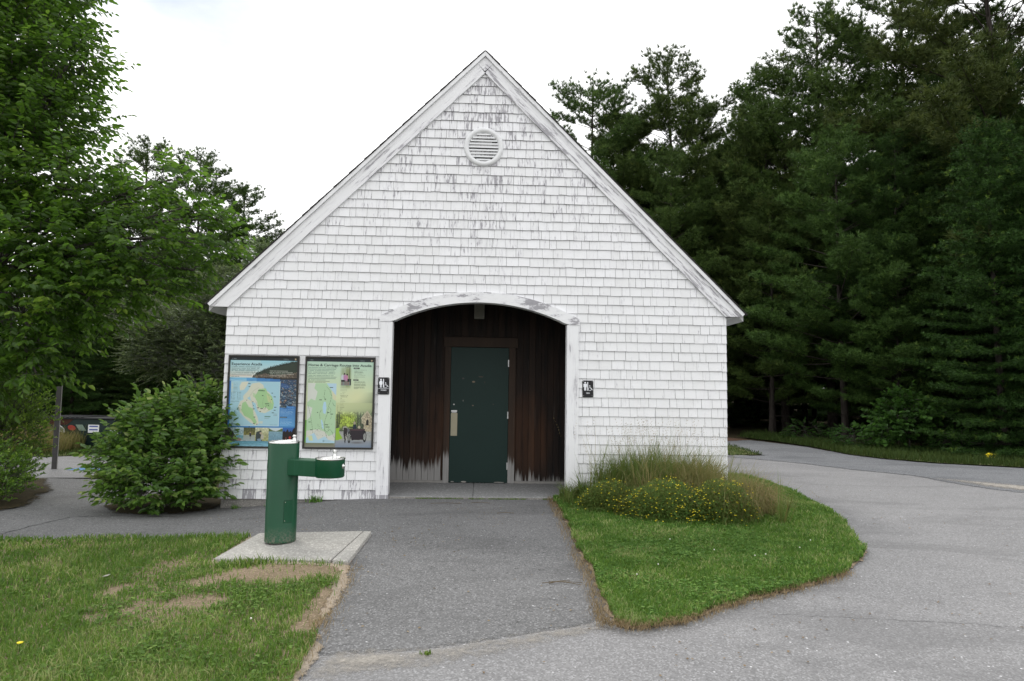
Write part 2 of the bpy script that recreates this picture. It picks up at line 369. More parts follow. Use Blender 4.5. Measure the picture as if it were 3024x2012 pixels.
def door_mat():
    k = N('door paint', .55, .3); v = k.coord(); o = k.sep(k.tc.outputs['Object'])
    c = k.mix(k.noise(v, 2, 4), (.0045, .022, .018), (.0075, .030, .025))
    def spot(cx, cz, rx, rz, th=.52):
        dx = k.math('DIVIDE', k.math('SUBTRACT', o[0], cx), rx); dz = k.math('DIVIDE', k.math('SUBTRACT', o[2], cz), rz)
        d = k.math('ADD', k.math('MULTIPLY', dx, dx), k.math('MULTIPLY', dz, dz))
        return k.math('LESS_THAN', k.math('ADD', d, k.noise(v, 90, 3)), 1.2)
    for cx, cz, rx, rz, cc in [(-.095, 1.575, .028, .016, (.22, .17, .12)), (.02, 1.655, .05, .010, (.07, .06, .045)), (-.26, 1.625, .022, .016, (.06, .06, .055)),
                               (-.10, 1.20, .014, .012, (.18, .15, .11)), (-.255, 1.275, .007, .018, (.2, .2, .18)), (.22, 1.225, .012, .010, (.07, .06, .05)),
                               (-.225, .012, .05, .014, (.4, .38, .35)), (.33, .008, .1, .008, (.28, .27, .25)), (-.40, .012, .03, .01, (.3, .29, .27)), (.08, 1.57, .006, .02, (.06, .05, .04))]:
        c = k.mix(spot(cx, cz, rx, rz), c, cc)
    k.col(c); return k.m
M['door'] = door_mat()

# ------------------------------------------------------------------ ground sheets
def dist_poly(P, Q):
    P = np.array(P, float); Q = np.array(Q, float); best = np.full(len(Q), 1e9)
    for i in range(len(P)):
        a, b = P[i], P[(i+1) % len(P)]; d = b-a; L2 = (d*d).sum()+1e-12; t = np.clip(((Q-a)@d)/L2, 0, 1); best = np.minimum(best, np.hypot(Q[:, 0]-a[0]-t*d[0], Q[:, 1]-a[1]-t*d[1]))
    return best
CRUM = {}
def crumble(mat, nscale=9, gain=5):
    key = (mat.name, nscale)
    if key in CRUM: return CRUM[key]
    m = mat.copy(); m.name = mat.name+' thinning edge'; t = m.node_tree; n = t.nodes; l = t.links; bs = n['Principled BSDF']; out = n['Material Output']
    at = n.new('ShaderNodeAttribute'); at.attribute_name = 'edge'; tc_ = n.new('ShaderNodeTexCoord')
    n1 = n.new('ShaderNodeTexNoise'); n1.inputs['Scale'].default_value = nscale; n1.inputs['Detail'].default_value = 8; n1.inputs['Roughness'].default_value = .75; l.new(tc_.outputs['Object'], n1.inputs['Vector'])
    a = n.new('ShaderNodeMath'); a.operation = 'MULTIPLY_ADD'; l.new(n1.outputs[0], a.inputs[0]); a.inputs[1].default_value = 2.2; a.inputs[2].default_value = -1.45 if gain != 1.1 else -1.2
    b = n.new('ShaderNodeMath'); b.operation = 'ADD'; l.new(a.outputs[0], b.inputs[0]); l.new(at.outputs['Fac'], b.inputs[1])
    c = n.new('ShaderNodeMath'); c.operation = 'MULTIPLY'; c.use_clamp = True; l.new(b.outputs[0], c.inputs[0]); c.inputs[1].default_value = gain
    tr = n.new('ShaderNodeBsdfTransparent'); mx = n.new('ShaderNodeMixShader'); l.new(c.outputs[0], mx.inputs[0]); l.new(tr.outputs[0], mx.inputs[1]); l.new(bs.outputs[0], mx.inputs[2]); l.new(mx.outputs[0], out.inputs[0])
    CRUM[key] = m; return m
def sheet(name, poly, off, mat, step=.5, jit=0.0, seg=.12, crumb=0, thick=0, cs=(9, 5)):
    rs = np.random.RandomState(len(name)*7+len(poly)); pts = []
    n = len(poly)
    for i in range(n):
        a = np.array(poly[i], float); b = np.array(poly[(i+1) % n], float); d = np.linalg.norm(b-a); k = max(1, int(d/seg)) if jit else max(1, int(d/step))
        k = min(k, 120)
        nrm = np.array([-(b-a)[1], (b-a)[0]])/(d+1e-9)
        for j in range(k):
            p = a+(b-a)*j/k
            if jit and j: p = p + nrm*((fbm(p[0], p[1], 5.5, i)-.5)*2*jit + rs.uniform(-.25, .25)*jit)
            pts.append(p)
    P = np.array(pts); lo = P.min(0); hi = P.max(0)
    gx, gy = np.meshgrid(np.arange(lo[0]+step*.5, hi[0], step), np.arange(lo[1]+step*.5, hi[1], step))
    G = np.stack([gx.ravel(), gy.ravel()], 1)
    inside = np.zeros(len(G), bool); x, y = G[:, 0], G[:, 1]
    for i in range(len(P)):
        a, b = P[i], P[(i+1) % len(P)]
        c = ((a[1] > y) != (b[1] > y)) & (x < (b[0]-a[0])*(y-a[1])/((b[1]-a[1]) if abs(b[1]-a[1]) > 1e-12 else 1e-12)+a[0]); inside ^= c
    G = G[inside]
    if crumb:
        nx1 = np.roll(P, -1, 0)-P; nm = np.stack([-nx1[:, 1], nx1[:, 0]], 1); nm /= np.linalg.norm(nm, axis=1, keepdims=True)+1e-9
        for q in (.45, 1.0):
            for sg in (-1, 1):
                Q = P+nm*crumb*q*sg; Q = Q[inpoly(P, Q[:, 0], Q[:, 1])]; G = np.concatenate([G, Q])
        G = G[dist_poly(P, G) > crumb*.3]; G = G[np.unique(np.round(G/.02).astype(int), axis=0, return_index=True)[1]]
    allp = [Vector(p) for p in P] + [Vector(p) for p in G]
    r = delaunay_2d_cdt(allp, [], [list(range(len(P)))], 1, 1e-5)
    vq = np.array([(v[0], v[1]) for v in r[0]]); ed = np.clip(dist_poly(P, vq)/crumb, 0, 1) if crumb else np.ones(len(vq))
    vs = [(v[0], v[1], gz(v[0], v[1])+off-.009*(1-e)) for v, e in zip(vq, ed)]
    me = bpy.data.meshes.new(name); me.from_pydata(vs, [], r[2]); me.update()
    bm = bmesh.new(); bm.from_mesh(me); bmesh.ops.recalc_face_normals(bm, faces=bm.faces)
    for f in bm.faces:
        if f.normal.z < 0: f.normal_flip()
    if thick:
        bound = [e for e in bm.edges if len(e.link_faces) == 1]
        ex = bmesh.ops.extrude_edge_only(bm, edges=bound)
        for v in [q for q in ex['geom'] if isinstance(q, bmesh.types.BMVert)]: v.co.z -= thick
    bm.to_mesh(me); bm.free(); me.materials.append(crumble(mat, *cs) if crumb else mat)
    if crumb:
        co = np.zeros(len(me.vertices)*3, np.float32); me.vertices.foreach_get('co', co); co = co.reshape(-1, 3)
        at = me.attributes.new('edge', 'FLOAT', 'POINT'); at.data.foreach_set('value', np.clip(dist_poly(P, co[:, :2])/crumb, 0, 1).astype(np.float32))
    o = link(bpy.data.objects.new(name, me)); o['kind'] = 'structure'
    return o, P
def inpoly(P, x, y):
    ins = np.zeros(len(x), bool)
    for i in range(len(P)):
        a, b = P[i], P[(i+1) % len(P)]
        ins ^= ((a[1] > y) != (b[1] > y)) & (x < (b[0]-a[0])*(y-a[1])/((b[1]-a[1]) if abs(b[1]-a[1]) > 1e-12 else 1e-12)+a[0])
    return ins

gxs = np.concatenate([np.arange(-160, -12, 8), np.arange(-12, 14, .4), np.arange(14, 168, 8)]); gys = np.concatenate([np.arange(-60, -12, 6), np.arange(-12, 12, .4), np.arange(12, 220, 8)])
GX, GY = np.meshgrid(gxs, gys); nx_ = len(gxs); q_ = np.arange((nx_-1)*(len(gys)-1)); b_ = (q_//(nx_-1))*nx_ + q_ % (nx_-1)
gr_ = obj_arr('ground', np.stack([GX.ravel(), GY.ravel(), g(GX, GY).ravel()-.03], 1), np.stack([b_, b_+1, b_+nx_+1, b_+nx_], 1), M['floor']); gr_['kind'] = 'structure'
sheet('road', [(-1.4, -5.0), (-.85, -5.0), (-.28, -4.95), (.135, -4.9), (.536, -4.7), (.877, -4.5), (.9, -4.3), (.6, -3.6), (1.5, -3.0), (2.4, -2.4), (3.3, -.6), (3.7, 1.5), (3.4, 4.5),
               (1.0, 5.5), (-2, 9.3), (-1.5, 14), (2.5, 14), (6.4, 7.4), (7.6, 6.0), (8.3, 4.75), (9.0, 3.7), (9.1, 2.4), (9.3, 1.65), (9.5, 1.0), (12, -3), (14, -12), (0, -14), (-8, -12), (-6, -7.2), (-3.2, -6.2)], .006, M['road'], step=.35, jit=.03, thick=.02)
sheet('path', [(-.85, -5.40), (-.28, -5.314), (.135, -5.16), (.536, -4.997), (.9, -4.83), (1.3, -3.77), (1.4, -1.5), (1.5, .3), (1.6, 1.45), (-3.3, .35), (-4.0, 1.9), (-5.3, 2.9), (-7.0, 3.05),
               (-8.4, 3.2), (-9.5, 2.0), (-9.0, -1.0), (-6.5, -2.4), (-3.9, -2.1), (-2.3, -2.6), (-1.4, -3.0), (-1.3, -4.05), (-1.3, -4.64), (-1.3, -4.9), (-1.2, -5.40)], .010, M['path'], step=.3, jit=.012, seg=.15, crumb=.16, cs=(24, 2.0))
sheet('parking_lot', [(-30, 2.2), (-9.2, 2.6), (-7.6, 2.99), (-6.2, 3.1), (-4.4, 3.3), (-4.0, 9.5), (-6.5, 8.5), (-8.6, 7.3), (-9.6, 6.65), (-13, 5.6), (-30, 4.6)], .014, M['road'], step=.5, jit=.02, thick=.008)
sheet('gravel_strip', [(5.6, 6.9), (6.9, 5.45), (7.42, 4.2), (8.12, 3.15), (8.1, 2.3), (8.25, 1.5), (8.7, .6), (14, -2.5), (16, 3.6), (11.7, 4.85), (10.95, 5.35), (10.3, 5.7), (9.7, 6.6), (9.45, 7.7), (9.6, 10.2), (9.2, 12.3),
                       (8.2, 15.5), (4.5, 21), (2.5, 21), (5.5, 15.2), (7.2, 11), (7.0, 8.8), (6.9, 7.3)], .018, M['gravel'], step=.5, jit=.05, seg=.3, crumb=.25)
sheet('forest_track', [(9.2, 12.8), (8.3, 15.5), (4.5, 21), (-2, 26), (-2, 22), (2.5, 18.5), (6.2, 13.5), (7.4, 11.6)], .026, M['red_litter'], step=.6, jit=.08, seg=.3, crumb=.5)
_, SANDR = sheet('sandy_verge', [(8.0, 3.1), (8.12, 2.3), (8.3, 1.55), (8.6, .8), (9.6, .2), (9.9, 1.2), (9.3, 2.2), (8.7, 2.9)], .026, M['dust'], step=.4, jit=.06, crumb=.5, cs=(12, 1.5))
sheet('sand_strip', [(-.97, -5.75), (-.8, -5.66), (-.28, -5.52), (.135, -5.33), (.536, -5.12), (.93, -4.92), (.98, -4.80), (.9, -4.70), (.52, -4.86), (.13, -5.03), (-.28, -5.17), (-.84, -5.22)], .018, M['dust'], step=.2, jit=.02, seg=.06, crumb=.22, cs=(16, 1.1))
_, DIRTP = sheet('dirt_patch', [(-3.1, -2.0), (-2.2, -2.12), (-1.05, -2.27), (-1.03, -3.3), (-.92, -4.05), (-.93, -4.64), (-.95, -4.88), (-.83, -5.2), (-.85, -5.7), (-.86, -7.2), (-2.6, -7.2), (-3.3, -4.2), (-3.4, -2.9)], .022, M['sand'], step=.25, jit=.02, seg=.06, crumb=.10)
_, LAWNL = sheet('lawn', [(-7.6, -3.2), (-6.6, -2.55), (-4.95, -1.96), (-3.83, -1.78), (-3.0, -1.94), (-2.3, -2.14), (-2.33, -3.15), (-1.10, -3.48), (-1.05, -3.9), (-1.00, -4.3), (-.97, -4.75), (-.95, -5.08), (-.92, -5.5),
                          (-.90, -6.0), (-.95, -7.2), (-4, -7.6), (-8, -6.5)], .030, M['soil'], step=.25, jit=.03, seg=.06, crumb=.08)
_, EDGE = sheet('litter_edge', [(1.022, 0.043), (0.99, -0.767), (0.985, -1.533), (0.938, -3.142), (0.945, -3.77), (0.911, -4.46), (0.886, -4.821), (1.056, -4.95), (1.456, -4.786), (1.923, -4.436), (2.561, -4.076), (3.156, -3.676), (3.602, -3.168), (3.816, -2.865), (4.062, -2.18), (4.381, -1.298), (4.562, -0.46), (4.762, 0.816), (4.881, 1.973), (4.822, 2.8), (4.545, 3.034), (3.5, 3.6), (3.3, 0), (1.6, 0)], .022, M['needles'], step=.3, jit=.02, seg=.06, crumb=.075)
_, LAWNR = sheet('lawn', [(1.04, .03), (1.03, -.767), (1.03, -1.533), (.985, -3.142), (.99, -3.77), (.96, -4.46), (.94, -4.78), (1.06, -4.91), (1.452, -4.75), (1.917, -4.40), (2.554, -4.04), (3.145, -3.64), (3.57, -3.15), (3.78, -2.86),
                          (4.03, -2.18), (4.35, -1.296), (4.53, -.46), (4.73, .813), (4.85, 1.95), (4.79, 2.75), (4.5, 2.98), (3.52, 3.5), (3.46, .02), (1.6, .02)], .034, M['lawnsoil'], step=.25, jit=.06, seg=.05)
sheet('verge', [(-9.6, 6.66), (-8.6, 7.32), (-6.5, 8.5), (-4.0, 9.6), (-4, 14), (-30, 14), (-30, 4.65), (-13, 5.65)], .022, M['lawnsoil'], step=.6, jit=.05, seg=.4, crumb=.3)
_, VR = sheet('verge', [(9.1, 14.6), (9.5, 12.3), (9.62, 10.2), (9.4, 7.7), (9.65, 6.66), (10.3, 5.72), (10.95, 5.36), (11.7, 4.9), (16, 3.7), (18, 7), (12.5, 9), (11.2, 12), (10.5, 15.5)], .024, M['lawnsoil'], step=.5, jit=.08, seg=.3, crumb=.3)
_, GB = sheet('verge', [(7.4, 10.8), (7.28, 9), (7.05, 7.3), (5.9, 6.98), (3.8, 8.5), (3.8, 11.5), (5.5, 12.5)], .028, M['lawnsoil'], step=.4, jit=.08, seg=.3, crumb=.3)
sheet('planting_bed', [(-9.0, .9), (-8.4, 3.1), (-7.4, 2.95), (-6.5, 1.7), (-5.85, -.05), (-6.05, -.5), (-6.9, -.9), (-8.6, -.8)], .030, M['floor'], step=.4, jit=.05, crumb=.3)
sheet('planting_bed', [(-5.15, .1), (-4.5, -.6), (-3.6, -.5), (-3.38, -.1), (-3.5, 2.2), (-4.8, 1.4)], .030, M['floor'], step=.3, jit=.04, crumb=.25)

# parking space marking, cracks
mk = MB()
for dx, dy, w, h in [(0.1, .25, .30, .8), (.30, .35, .4, .16)]:
    x0, y0 = -7.95+dx, 3.85+dy; mk.add([(x0, y0, gz(x0, y0)+.020), (x0+w, y0, gz(x0+w, y0)+.020), (x0+w, y0+h, gz(x0+w, y0+h)+.020+dy*.002), (x0, y0+h, gz(x0, y0+h)+.020+dx*.002)], [(0, 1, 2, 3)])
tag(mk.build('parking_marking', M['blue']), kind='structure')
ck = MB(); rs = random.Random(5)
def crack(pts, w=.008, off=.0125):
    out = []
    for a, b in zip(pts[:-1], pts[1:]):
        n = max(2, int(math.dist(a, b)/.06))
        out += [(a[0]+(b[0]-a[0])*i/n+rs.uniform(-.012, .012), a[1]+(b[1]-a[1])*i/n+rs.uniform(-.02, .02)) for i in range(n)]
    for i in range(len(out)-1):
        (x0, y0), (x1, y1) = out[i], out[i+1]; d = math.hypot(x1-x0, y1-y0)+1e-6; nx, ny = -(y1-y0)/d*w, (x1-x0)/d*w; k0 = rs.uniform(.4, 1.2)
        P4 = [(x0-nx*k0, y0-ny*k0), (x1-nx*k0, y1-ny*k0), (x1+nx*k0, y1+ny*k0), (x0+nx*k0, y0+ny*k0)]
        ck.add([(p[0], p[1], gz(*p)+off) for p in P4], [(0, 1, 2, 3)])
crack([(-5.6, -1.75), (-5.15, -1.6), (-5.1, -1.17), (-4.98, -.65), (-4.55, -.545), (-3.6, -.62)], .007)
crack([(2.1, -4.6), (3.2, -4.75), (4.3, -5.0), (5.5, -4.9)], .0016, .009)
tag(ck.build('pavement_crack', M['black']), kind='structure')

# ------------------------------------------------------------------ building
B = empty('restroom_building', (0, 0, 0))
tag(B, 'white shingled gable building with arched entry and peeling paint', 'building')
W, PEAK, EXPO, Z0 = 3.455, 5.985, .129, -.045
JW, ZJ, OW = 1.203, 2.375, 1.375
ARC_R = (JW**2+.284**2)/(2*.284); ARC_CZ = ZJ+.284-ARC_R
def arc_in(x): return ARC_CZ+math.sqrt(max(0, ARC_R**2-x*x))
ARC_T = .145
def arc_out(x):
    r = ARC_R+ARC_T; return ARC_CZ+math.sqrt(r*r-x*x)
def peel_amt(x, z):
    a = .09 + .33*float(ss((z-2.7)/1.8))*(1-.15*min(1, abs(x)/1.8)) + .16*math.exp(-(x*x)/.4)*(z > 2.8)
    if z < .2 and x < 0: a += .62*(1-z/.25)*(0.4+.6*float(ss((x+3.2)/1.6)))
    if x < -3.0 and z < .6: a += .35
    return a
def shingles(rows, xlim, y, rnd, clip_arch=True, peel=peel_amt, back=False):
    mb = MB()
    for k in range(rows):
        z0 = Z0+EXPO*k; z1 = z0+EXPO+.004
        if xlim(z0) < .02: break
        x = -xlim(z0)-rnd.uniform(0, .1); xe = xlim(z0)
        while x < xe:
            w = rnd.choice([.085, .105, .13, .15, .16, .185])+rnd.uniform(-.012, .012); a, b = x, x+w; x = b+rnd.uniform(.0015, .0042)
            zb = z0+rnd.uniform(-.0035, .0035); th = .0155+rnd.uniform(-.002, .003); tl = rnd.uniform(-.003, .003)
            l0, l1 = xlim(zb), xlim(z1)
            a0, a1, b0, b1 = max(a, -l0), max(a, -l1), min(b, l0), min(b, l1)
            if b0-a0 < .008: continue
            if b1 < a1: a1 = b1 = max(-l1, min(l1, (a1+b1)/2))
            za, zb2 = zb, zb
            if clip_arch:
                m = .01 if z1 < ZJ+.02 else 0
                inn = OW-.03
                if z1 <= ZJ+.06:
                    if a0 > -inn and b0 < inn: continue
                    if a0 < -inn < b0: b0 = b1 = -inn
                    if a0 < inn < b0: a0 = a1 = inn
                else:
                    if -inn < a0 < inn: za = max(za, arc_out(a0)-.04)
                    if -inn < b0 < inn: zb2 = max(zb2, arc_out(b0)-.04)
                    if za > z1 and zb2 > z1: continue
                    za = min(za, z1-.001); zb2 = min(zb2, z1-.001)
                if b0-a0 < .006: continue
            cxm = (a0+b0)/2; at = {'rnd': rnd.random(), 'peel': min(1.0, max(0, peel(cxm, z0)*rnd.choice([.3, .7, 1, 1.1, 1.3])))}
            vs = [(a0, y-th-tl, za), (b0, y-th+tl, zb2), (b1, y-.0015, z1), (a1, y-.0015, z1), (a0, y, za), (b0, y, zb2), (b1, y+.001, z1), (a1, y+.001, z1)]
            mb.add(vs, [(0, 1, 2, 3)], 0, at=at)
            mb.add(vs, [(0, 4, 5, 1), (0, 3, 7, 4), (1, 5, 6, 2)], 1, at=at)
    return mb
rnd = random.Random(11)
sh = shingles(48, lambda z: min(W, PEAK+.02-z), 0.0, rnd)
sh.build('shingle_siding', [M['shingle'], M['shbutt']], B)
# sheathing behind the shingles, with the arch cut out (two jamb blocks and the gable above)
w = MB()
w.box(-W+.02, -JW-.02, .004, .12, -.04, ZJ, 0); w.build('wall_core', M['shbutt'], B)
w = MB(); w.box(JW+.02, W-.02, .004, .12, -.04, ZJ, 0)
poly = []
for i in range(25):
    x = -JW-.02+(2*JW+.04)*i/24; poly.append((x, arc_in(min(max(x, -JW), JW))+.03))
top = [(W-.02, ZJ), (W-.02, PEAK-W), (0, PEAK-.02), (-W+.02, PEAK-W), (-W+.02, ZJ)]
pg = [(-W+.02, ZJ)] + poly + [(W-.02, ZJ), (W-.02, PEAK-W), (0, PEAK-.02), (-W+.02, PEAK-W)]
w2 = bmesh.new()
r = delaunay_2d_cdt([Vector(p) for p in pg], [], [list(range(len(pg)))], 1, 1e-5)
for yy in (.004, .12):
    vv = [w2.verts.new((v[0], yy, v[1])) for v in r[0]]
    for f in r[2]: w2.faces.new([vv[i] for i in f])
bmesh.ops.recalc_face_normals(w2, faces=w2.faces)
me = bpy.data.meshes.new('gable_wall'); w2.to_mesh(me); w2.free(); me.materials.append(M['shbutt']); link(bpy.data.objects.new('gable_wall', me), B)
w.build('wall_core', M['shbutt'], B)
LEN = 8.4
for sgn in (-1, 1):
    s = MB(); s.box(min(sgn*(W-.10), sgn*(W-.01)), max(sgn*(W-.10), sgn*(W-.01)), .125, LEN, -.3, 2.62, 0)
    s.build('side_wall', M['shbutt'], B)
    sd_ = shingles(21, lambda z: LEN/2-.002, 0.0, rnd, False, lambda x, z: .12)
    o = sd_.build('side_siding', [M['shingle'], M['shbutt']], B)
    o.rotation_euler = (0, 0, sgn*math.pi/2); o.location = (sgn*(W-.008), LEN/2, 0)
bk = MB(); bk.prism([(-W, -.3), (W, -.3), (W, PEAK-W), (0, PEAK-.02), (-W, PEAK-W)], LEN, LEN+.1); bk.build('rear_wall', M['white'], B)
fd = MB(); fd.box(-W+.03, -OW-.005, .006, .14, -.45, -.044); fd.build('foundation', M['found'], B); fd = MB(); fd.box(OW+.005, W-.03, .006, .14, -.45, -.044)
fd.build('foundation', M['found'], B)
# roof: two slabs, courses of shingles give the stepped edge
APEX, TIPX, TIPZ = 6.25, 3.70, 2.57
rf = MB(); ty0, ty1 = -.085, LEN+.15
for sgn in (-1, 1):
    d = Vector((sgn*TIPX, 0, TIPZ-APEX)); Ls = d.length; d.normalize(); n = Vector((-d.z*sgn*1.0, 0, d.x*sgn)); n = Vector((abs(d.z)*sgn, 0, abs(d.x)))
    n.normalize(); k = 0; t = 0
    while t < Ls+.02:
        t1 = min(t+.145, Ls+.03); a = Vector((0, 0, APEX))+d*max(0, t-.02); b = Vector((0, 0, APEX))+d*t1
        q = [a+n*.000, b+n*.0, b+n*(.017+rnd.uniform(-.001, .002)), a+n*.010]
        rf.prism([(p.x, p.z) for p in q], ty0+rnd.uniform(-.006, .006), ty1); t = t1
rf.build('roof', M['roof'], B)
un = MB()
for sgn in (-1, 1):
    un.prism([(0, APEX-.012), (sgn*TIPX, TIPZ-.012), (sgn*TIPX, TIPZ-.10), (0, APEX-.11)], .0, LEN+.1)
un.build('roof_deck', M['soffit'], B)
for sgn in (-1, 1):
    # moulding strip along the roof edge, in a local frame along the slope
    ang = math.atan2(APEX-TIPZ, TIPX); Ls = math.hypot(TIPX, APEX-TIPZ)
    def slope(name, off0, off1, y0, y1, t0, t1, mat, cut=True, pe=.45):
        mb = MB(); nseg = 26; cut0 = 0
        for i in range(nseg):
            a, b = t0+(t1-t0)*i/nseg, t0+(t1-t0)*(i+1)/nseg
            # local: X along the slope downwards, Z perpendicular (negative = under the roof)
            tx0a = a; tx0b = b
            v = []
            for (t, o) in ((tx0a, off0), (tx0b, off0), (tx0b, off1), (tx0a, off1)):
                tt = t
                if i == 0 and t == t0: tt = t0 - o*math.tan(ang)*1.0       # mitre at the apex: plumb joint
                if i == nseg-1 and t == t1 and cut: tt = t1 + o/math.tan(ang)*1.0 if False else t1 + o*math.cos(ang)/math.sin(ang)
                v.append((tt, o))
            poly = [(p[0], p[1]) for p in v]
            pf = lambda t_: pe*(.55+.75*float(vnoise(t_*1.3, sgn*3, 1.0, 4))) + (.22 if sgn > 0 else 0)
            pa_, pb_ = pf(a), pf(b)
            nn = len(poly)
            vs = [(x, y0, z) for x, z in poly]+[(x, y1, z) for x, z in poly]
            fs = [(0, 1, 2, 3), (7, 6, 5, 4), (0, 4, 5, 1), (2, 6, 7, 3)]
            if i == 0: fs.append((0, 3, 7, 4))
            if i == nseg-1: fs.append((1, 5, 6, 2))
            mb.add(vs, fs, 0, at={'peel': [pa_*.7, pb_*.7, pb_*1.35, pa_*1.35]*2, 'rnd': .3})
        o = mb.build(name, mat, B); o.location = (0, 0, APEX)
        if sgn > 0: o.rotation_euler = (0, ang, 0)
        else: o.scale = (-1, 1, 1); o.rotation_euler = (0, -ang, 0)
        return o
    slope('rake_moulding', -.004, -.050, -.075, -.0, 0, Ls, M['rake'], False, .10)
    slope('rake_board', -.052, -.218, -.045, -.002, 0, (APEX-2.53)/math.sin(ang), M['rake'], True, .42)
# eave returns closing the boxed overhang, and the soffit under it
for sgn in (-1, 1):
    e = MB(); zb = 2.513
    e.box(min(sgn*(W-.02), sgn*(TIPX-.062)), max(sgn*(W-.02), sgn*(TIPX-.062)), .0, LEN+.1, zb+.02, zb+.045)
    e.build('soffit', M['soffit'], B)
    f = MB(); f.box(min(sgn*(TIPX-.058), sgn*(TIPX-.02)), max(sgn*(TIPX-.060), sgn*(TIPX-.036)), .0, LEN+.1, zb+.018, TIPZ-.0); f.build('fascia', M['white'], B)
# arch trim
ar = MB(); nA = 40
for i in range(nA):
    x0 = -OW+2*OW*i/nA; x1 = -OW+2*OW*(i+1)/nA
    def zin(x): return arc_in(x) if abs(x) <= JW else ZJ-.002
    xs = [x0, x1]
    pq = lambda x: .25+.75*math.exp(-((x+.85)/.22)**2)+.95*math.exp(-((x-.72)/.20)**2)+.4*math.exp(-((abs(x)-1.32)/.08)**2)+.35*math.exp(-((x+.05)/.2)**2)
    p0_, p1_ = pq(x0), pq(x1)
    z = [zin(x0), zin(x1), max(zin(x1)+.07, arc_out(x1)), max(zin(x0)+.07, arc_out(x0))]
    v = [(x0, -.052, z[0]), (x1, -.052, z[1]), (x1, -.052, z[2]), (x0, -.052, z[3]), (x0, .12, z[0]), (x1, .12, z[1]), (x1, -.004, z[2]), (x0, -.004, z[3])]
    fs = [(0, 1, 2, 3), (0, 4, 5, 1), (3, 2, 6, 7)]
    if i == 0: fs.append((0, 3, 7, 4))
    if i == nA-1: fs.append((1, 5, 6, 2))
    ar.add(v, fs, 0, at={'peel': [p0_*.8, p1_*.8, p1_*1.25, p0_*1.25, p0_*.4, p1_*.4, p1_, p0_], 'rnd': .2})
ar.build('arch_trim', M['arch'], B)
for sgn in (-1, 1):
    j = MB(); n = 20; zb0 = -.10 if sgn < 0 else -.03
    for i in range(n):
        za, zc = zb0+(ZJ-zb0-.004)*i/n, zb0+(ZJ-zb0-.004)*(i+1)/n
        x0, x1 = sorted((sgn*(JW), sgn*(OW-.006)))
        pe = .18+.95*math.exp(-(za+.1)/.16)*(sgn < 0) + .12*(sgn > 0)
        v = [(x0, -.042, za), (x1, -.042, za), (x1, -.042, zc), (x0, -.042, zc), (x0, .12, za), (x1, .0, za), (x1, .0, zc), (x0, .12, zc)]
        if sgn > 0: v = [(x0, -.042, za), (x1, -.042, za), (x1, -.042, zc), (x0, -.042, zc), (x0, .12, za), (x1, .0, za), (x1, .0, zc), (x0, .12, zc)]
        else: v[4] = (x0, 0, za); v[7] = (x0, 0, zc); v[5] = (x1, .12, za); v[6] = (x1, .12, zc)
        fs = [(0, 1, 2, 3), (1, 5, 6, 2), (0, 3, 7, 4)]
        if i == 0: fs.append((0, 4, 5, 1))
        j.add(v, fs, 0, at={'peel': min(1.3, pe), 'rnd': .15})
    j.build('jamb_trim', M['trim'], B)
# louvred vent
vt = MB(); vt.lathe([(.205, .012), (.212, .030), (.232, .048), (.262, .044), (.278, .026), (.280, -.004)], (0, 0, 4.872), 64, axis='y', cap=False)
vo = vt.build('vent', M['vent'], B)
vb = MB(); vb.lathe([(.0001, -.0), (.214, -.0)], (0, -.006, 4.872), 48, axis='y', cap=False); vb.build('vent_screen', M['black'], vo)
lv = MB()
for i in range(9):
    zc = 4.872+(i-4)*.0455; hw = math.sqrt(max(0, .208**2-(zc-4.872)**2))
    if hw < .03: continue
    zt = zc+.018; zb = zc-.014
    lv.add([(-hw, -.036, zb), (hw, -.036, zb), (hw, -.010, zt), (-hw, -.010, zt), (-hw, -.030, zb-.004), (hw, -.030, zb-.004), (hw, -.006, zt-.003), (-hw, -.006, zt-.003)],
           [(0, 1, 2, 3), (7, 6, 5, 4), (0, 4, 5, 1), (3, 2, 6, 7), (0, 3, 7, 4), (1, 5, 6, 2)])
lv.build('louvre', M['vent'], vo)
# entry: floor slab, boards, ceiling
IX, RY = 1.86, 1.431
fl = MB(); fl.box(-OW+.005, -.066, .004, RY+.1, -.14, 0); fl.box(-.058, OW-.005, .004, RY+.1, -.14, 0); fl.box(-.067, -.057, .02, RY, -.1, -.012)
fl.box(-IX-.1, -OW, .15, RY+.1, -.14, -.001); fl.box(OW, IX+.1, .15, RY+.1, -.14, -.001)
fl.build('porch_floor', M['slab'], B, .004, 1)
lip = MB(); lip.box(-OW+.18, OW-.185, -.012, .003, -.14, -.004); lip.build('floor_edge', M['found'], B)
bd = MB(); x = -IX; rb = random.Random(4)
DW = .457
while x < IX:
    wd = .098; x1 = x+wd-.006; segs = []
    if x1 < -DW-.10 or x > DW+.11: segs = [(.038, 2.9)]
    else: segs = [(2.30, 2.9)]
    leftness = float(ss((-.35-x)/.3))
    jag = (.10+rb.uniform(.0, .22) if x < -.4 else rb.choice([.02, .05, .12, .03]))
    br_ = rb.random(); by_ = rb.uniform(0, .004)
    for a, b in segs:
        n = 6
        for i in range(n):
            bd.box(x, x1, RY+by_, RY+.02, a+(b-a)*i/n, a+(b-a)*(i+1)/n, at={'rnd': br_, 'jag': jag})
    x += wd
bd.build('board_wall', M['board'], B)
bw = MB(); bw.box(-IX-.1, IX+.1, RY+.021, RY+.1, 0, 2.9); bw.box(-IX-.1, -IX, .13, RY+.02, 0, 2.9, at={'jag': 0, 'rnd': .5}); bw.box(IX, IX+.1, .13, RY+.02, 0, 2.9)
bw.build('entry_side_wall', M['board'], B)
cl = MB(); cl.box(-IX, IX, .125, RY+.02, 2.91, 2.95); cl.build('entry_ceiling', M['board'], B)
greyw = plain('grey weathered wood', (.30, .29, .275), .85, var=.25, scale=14)
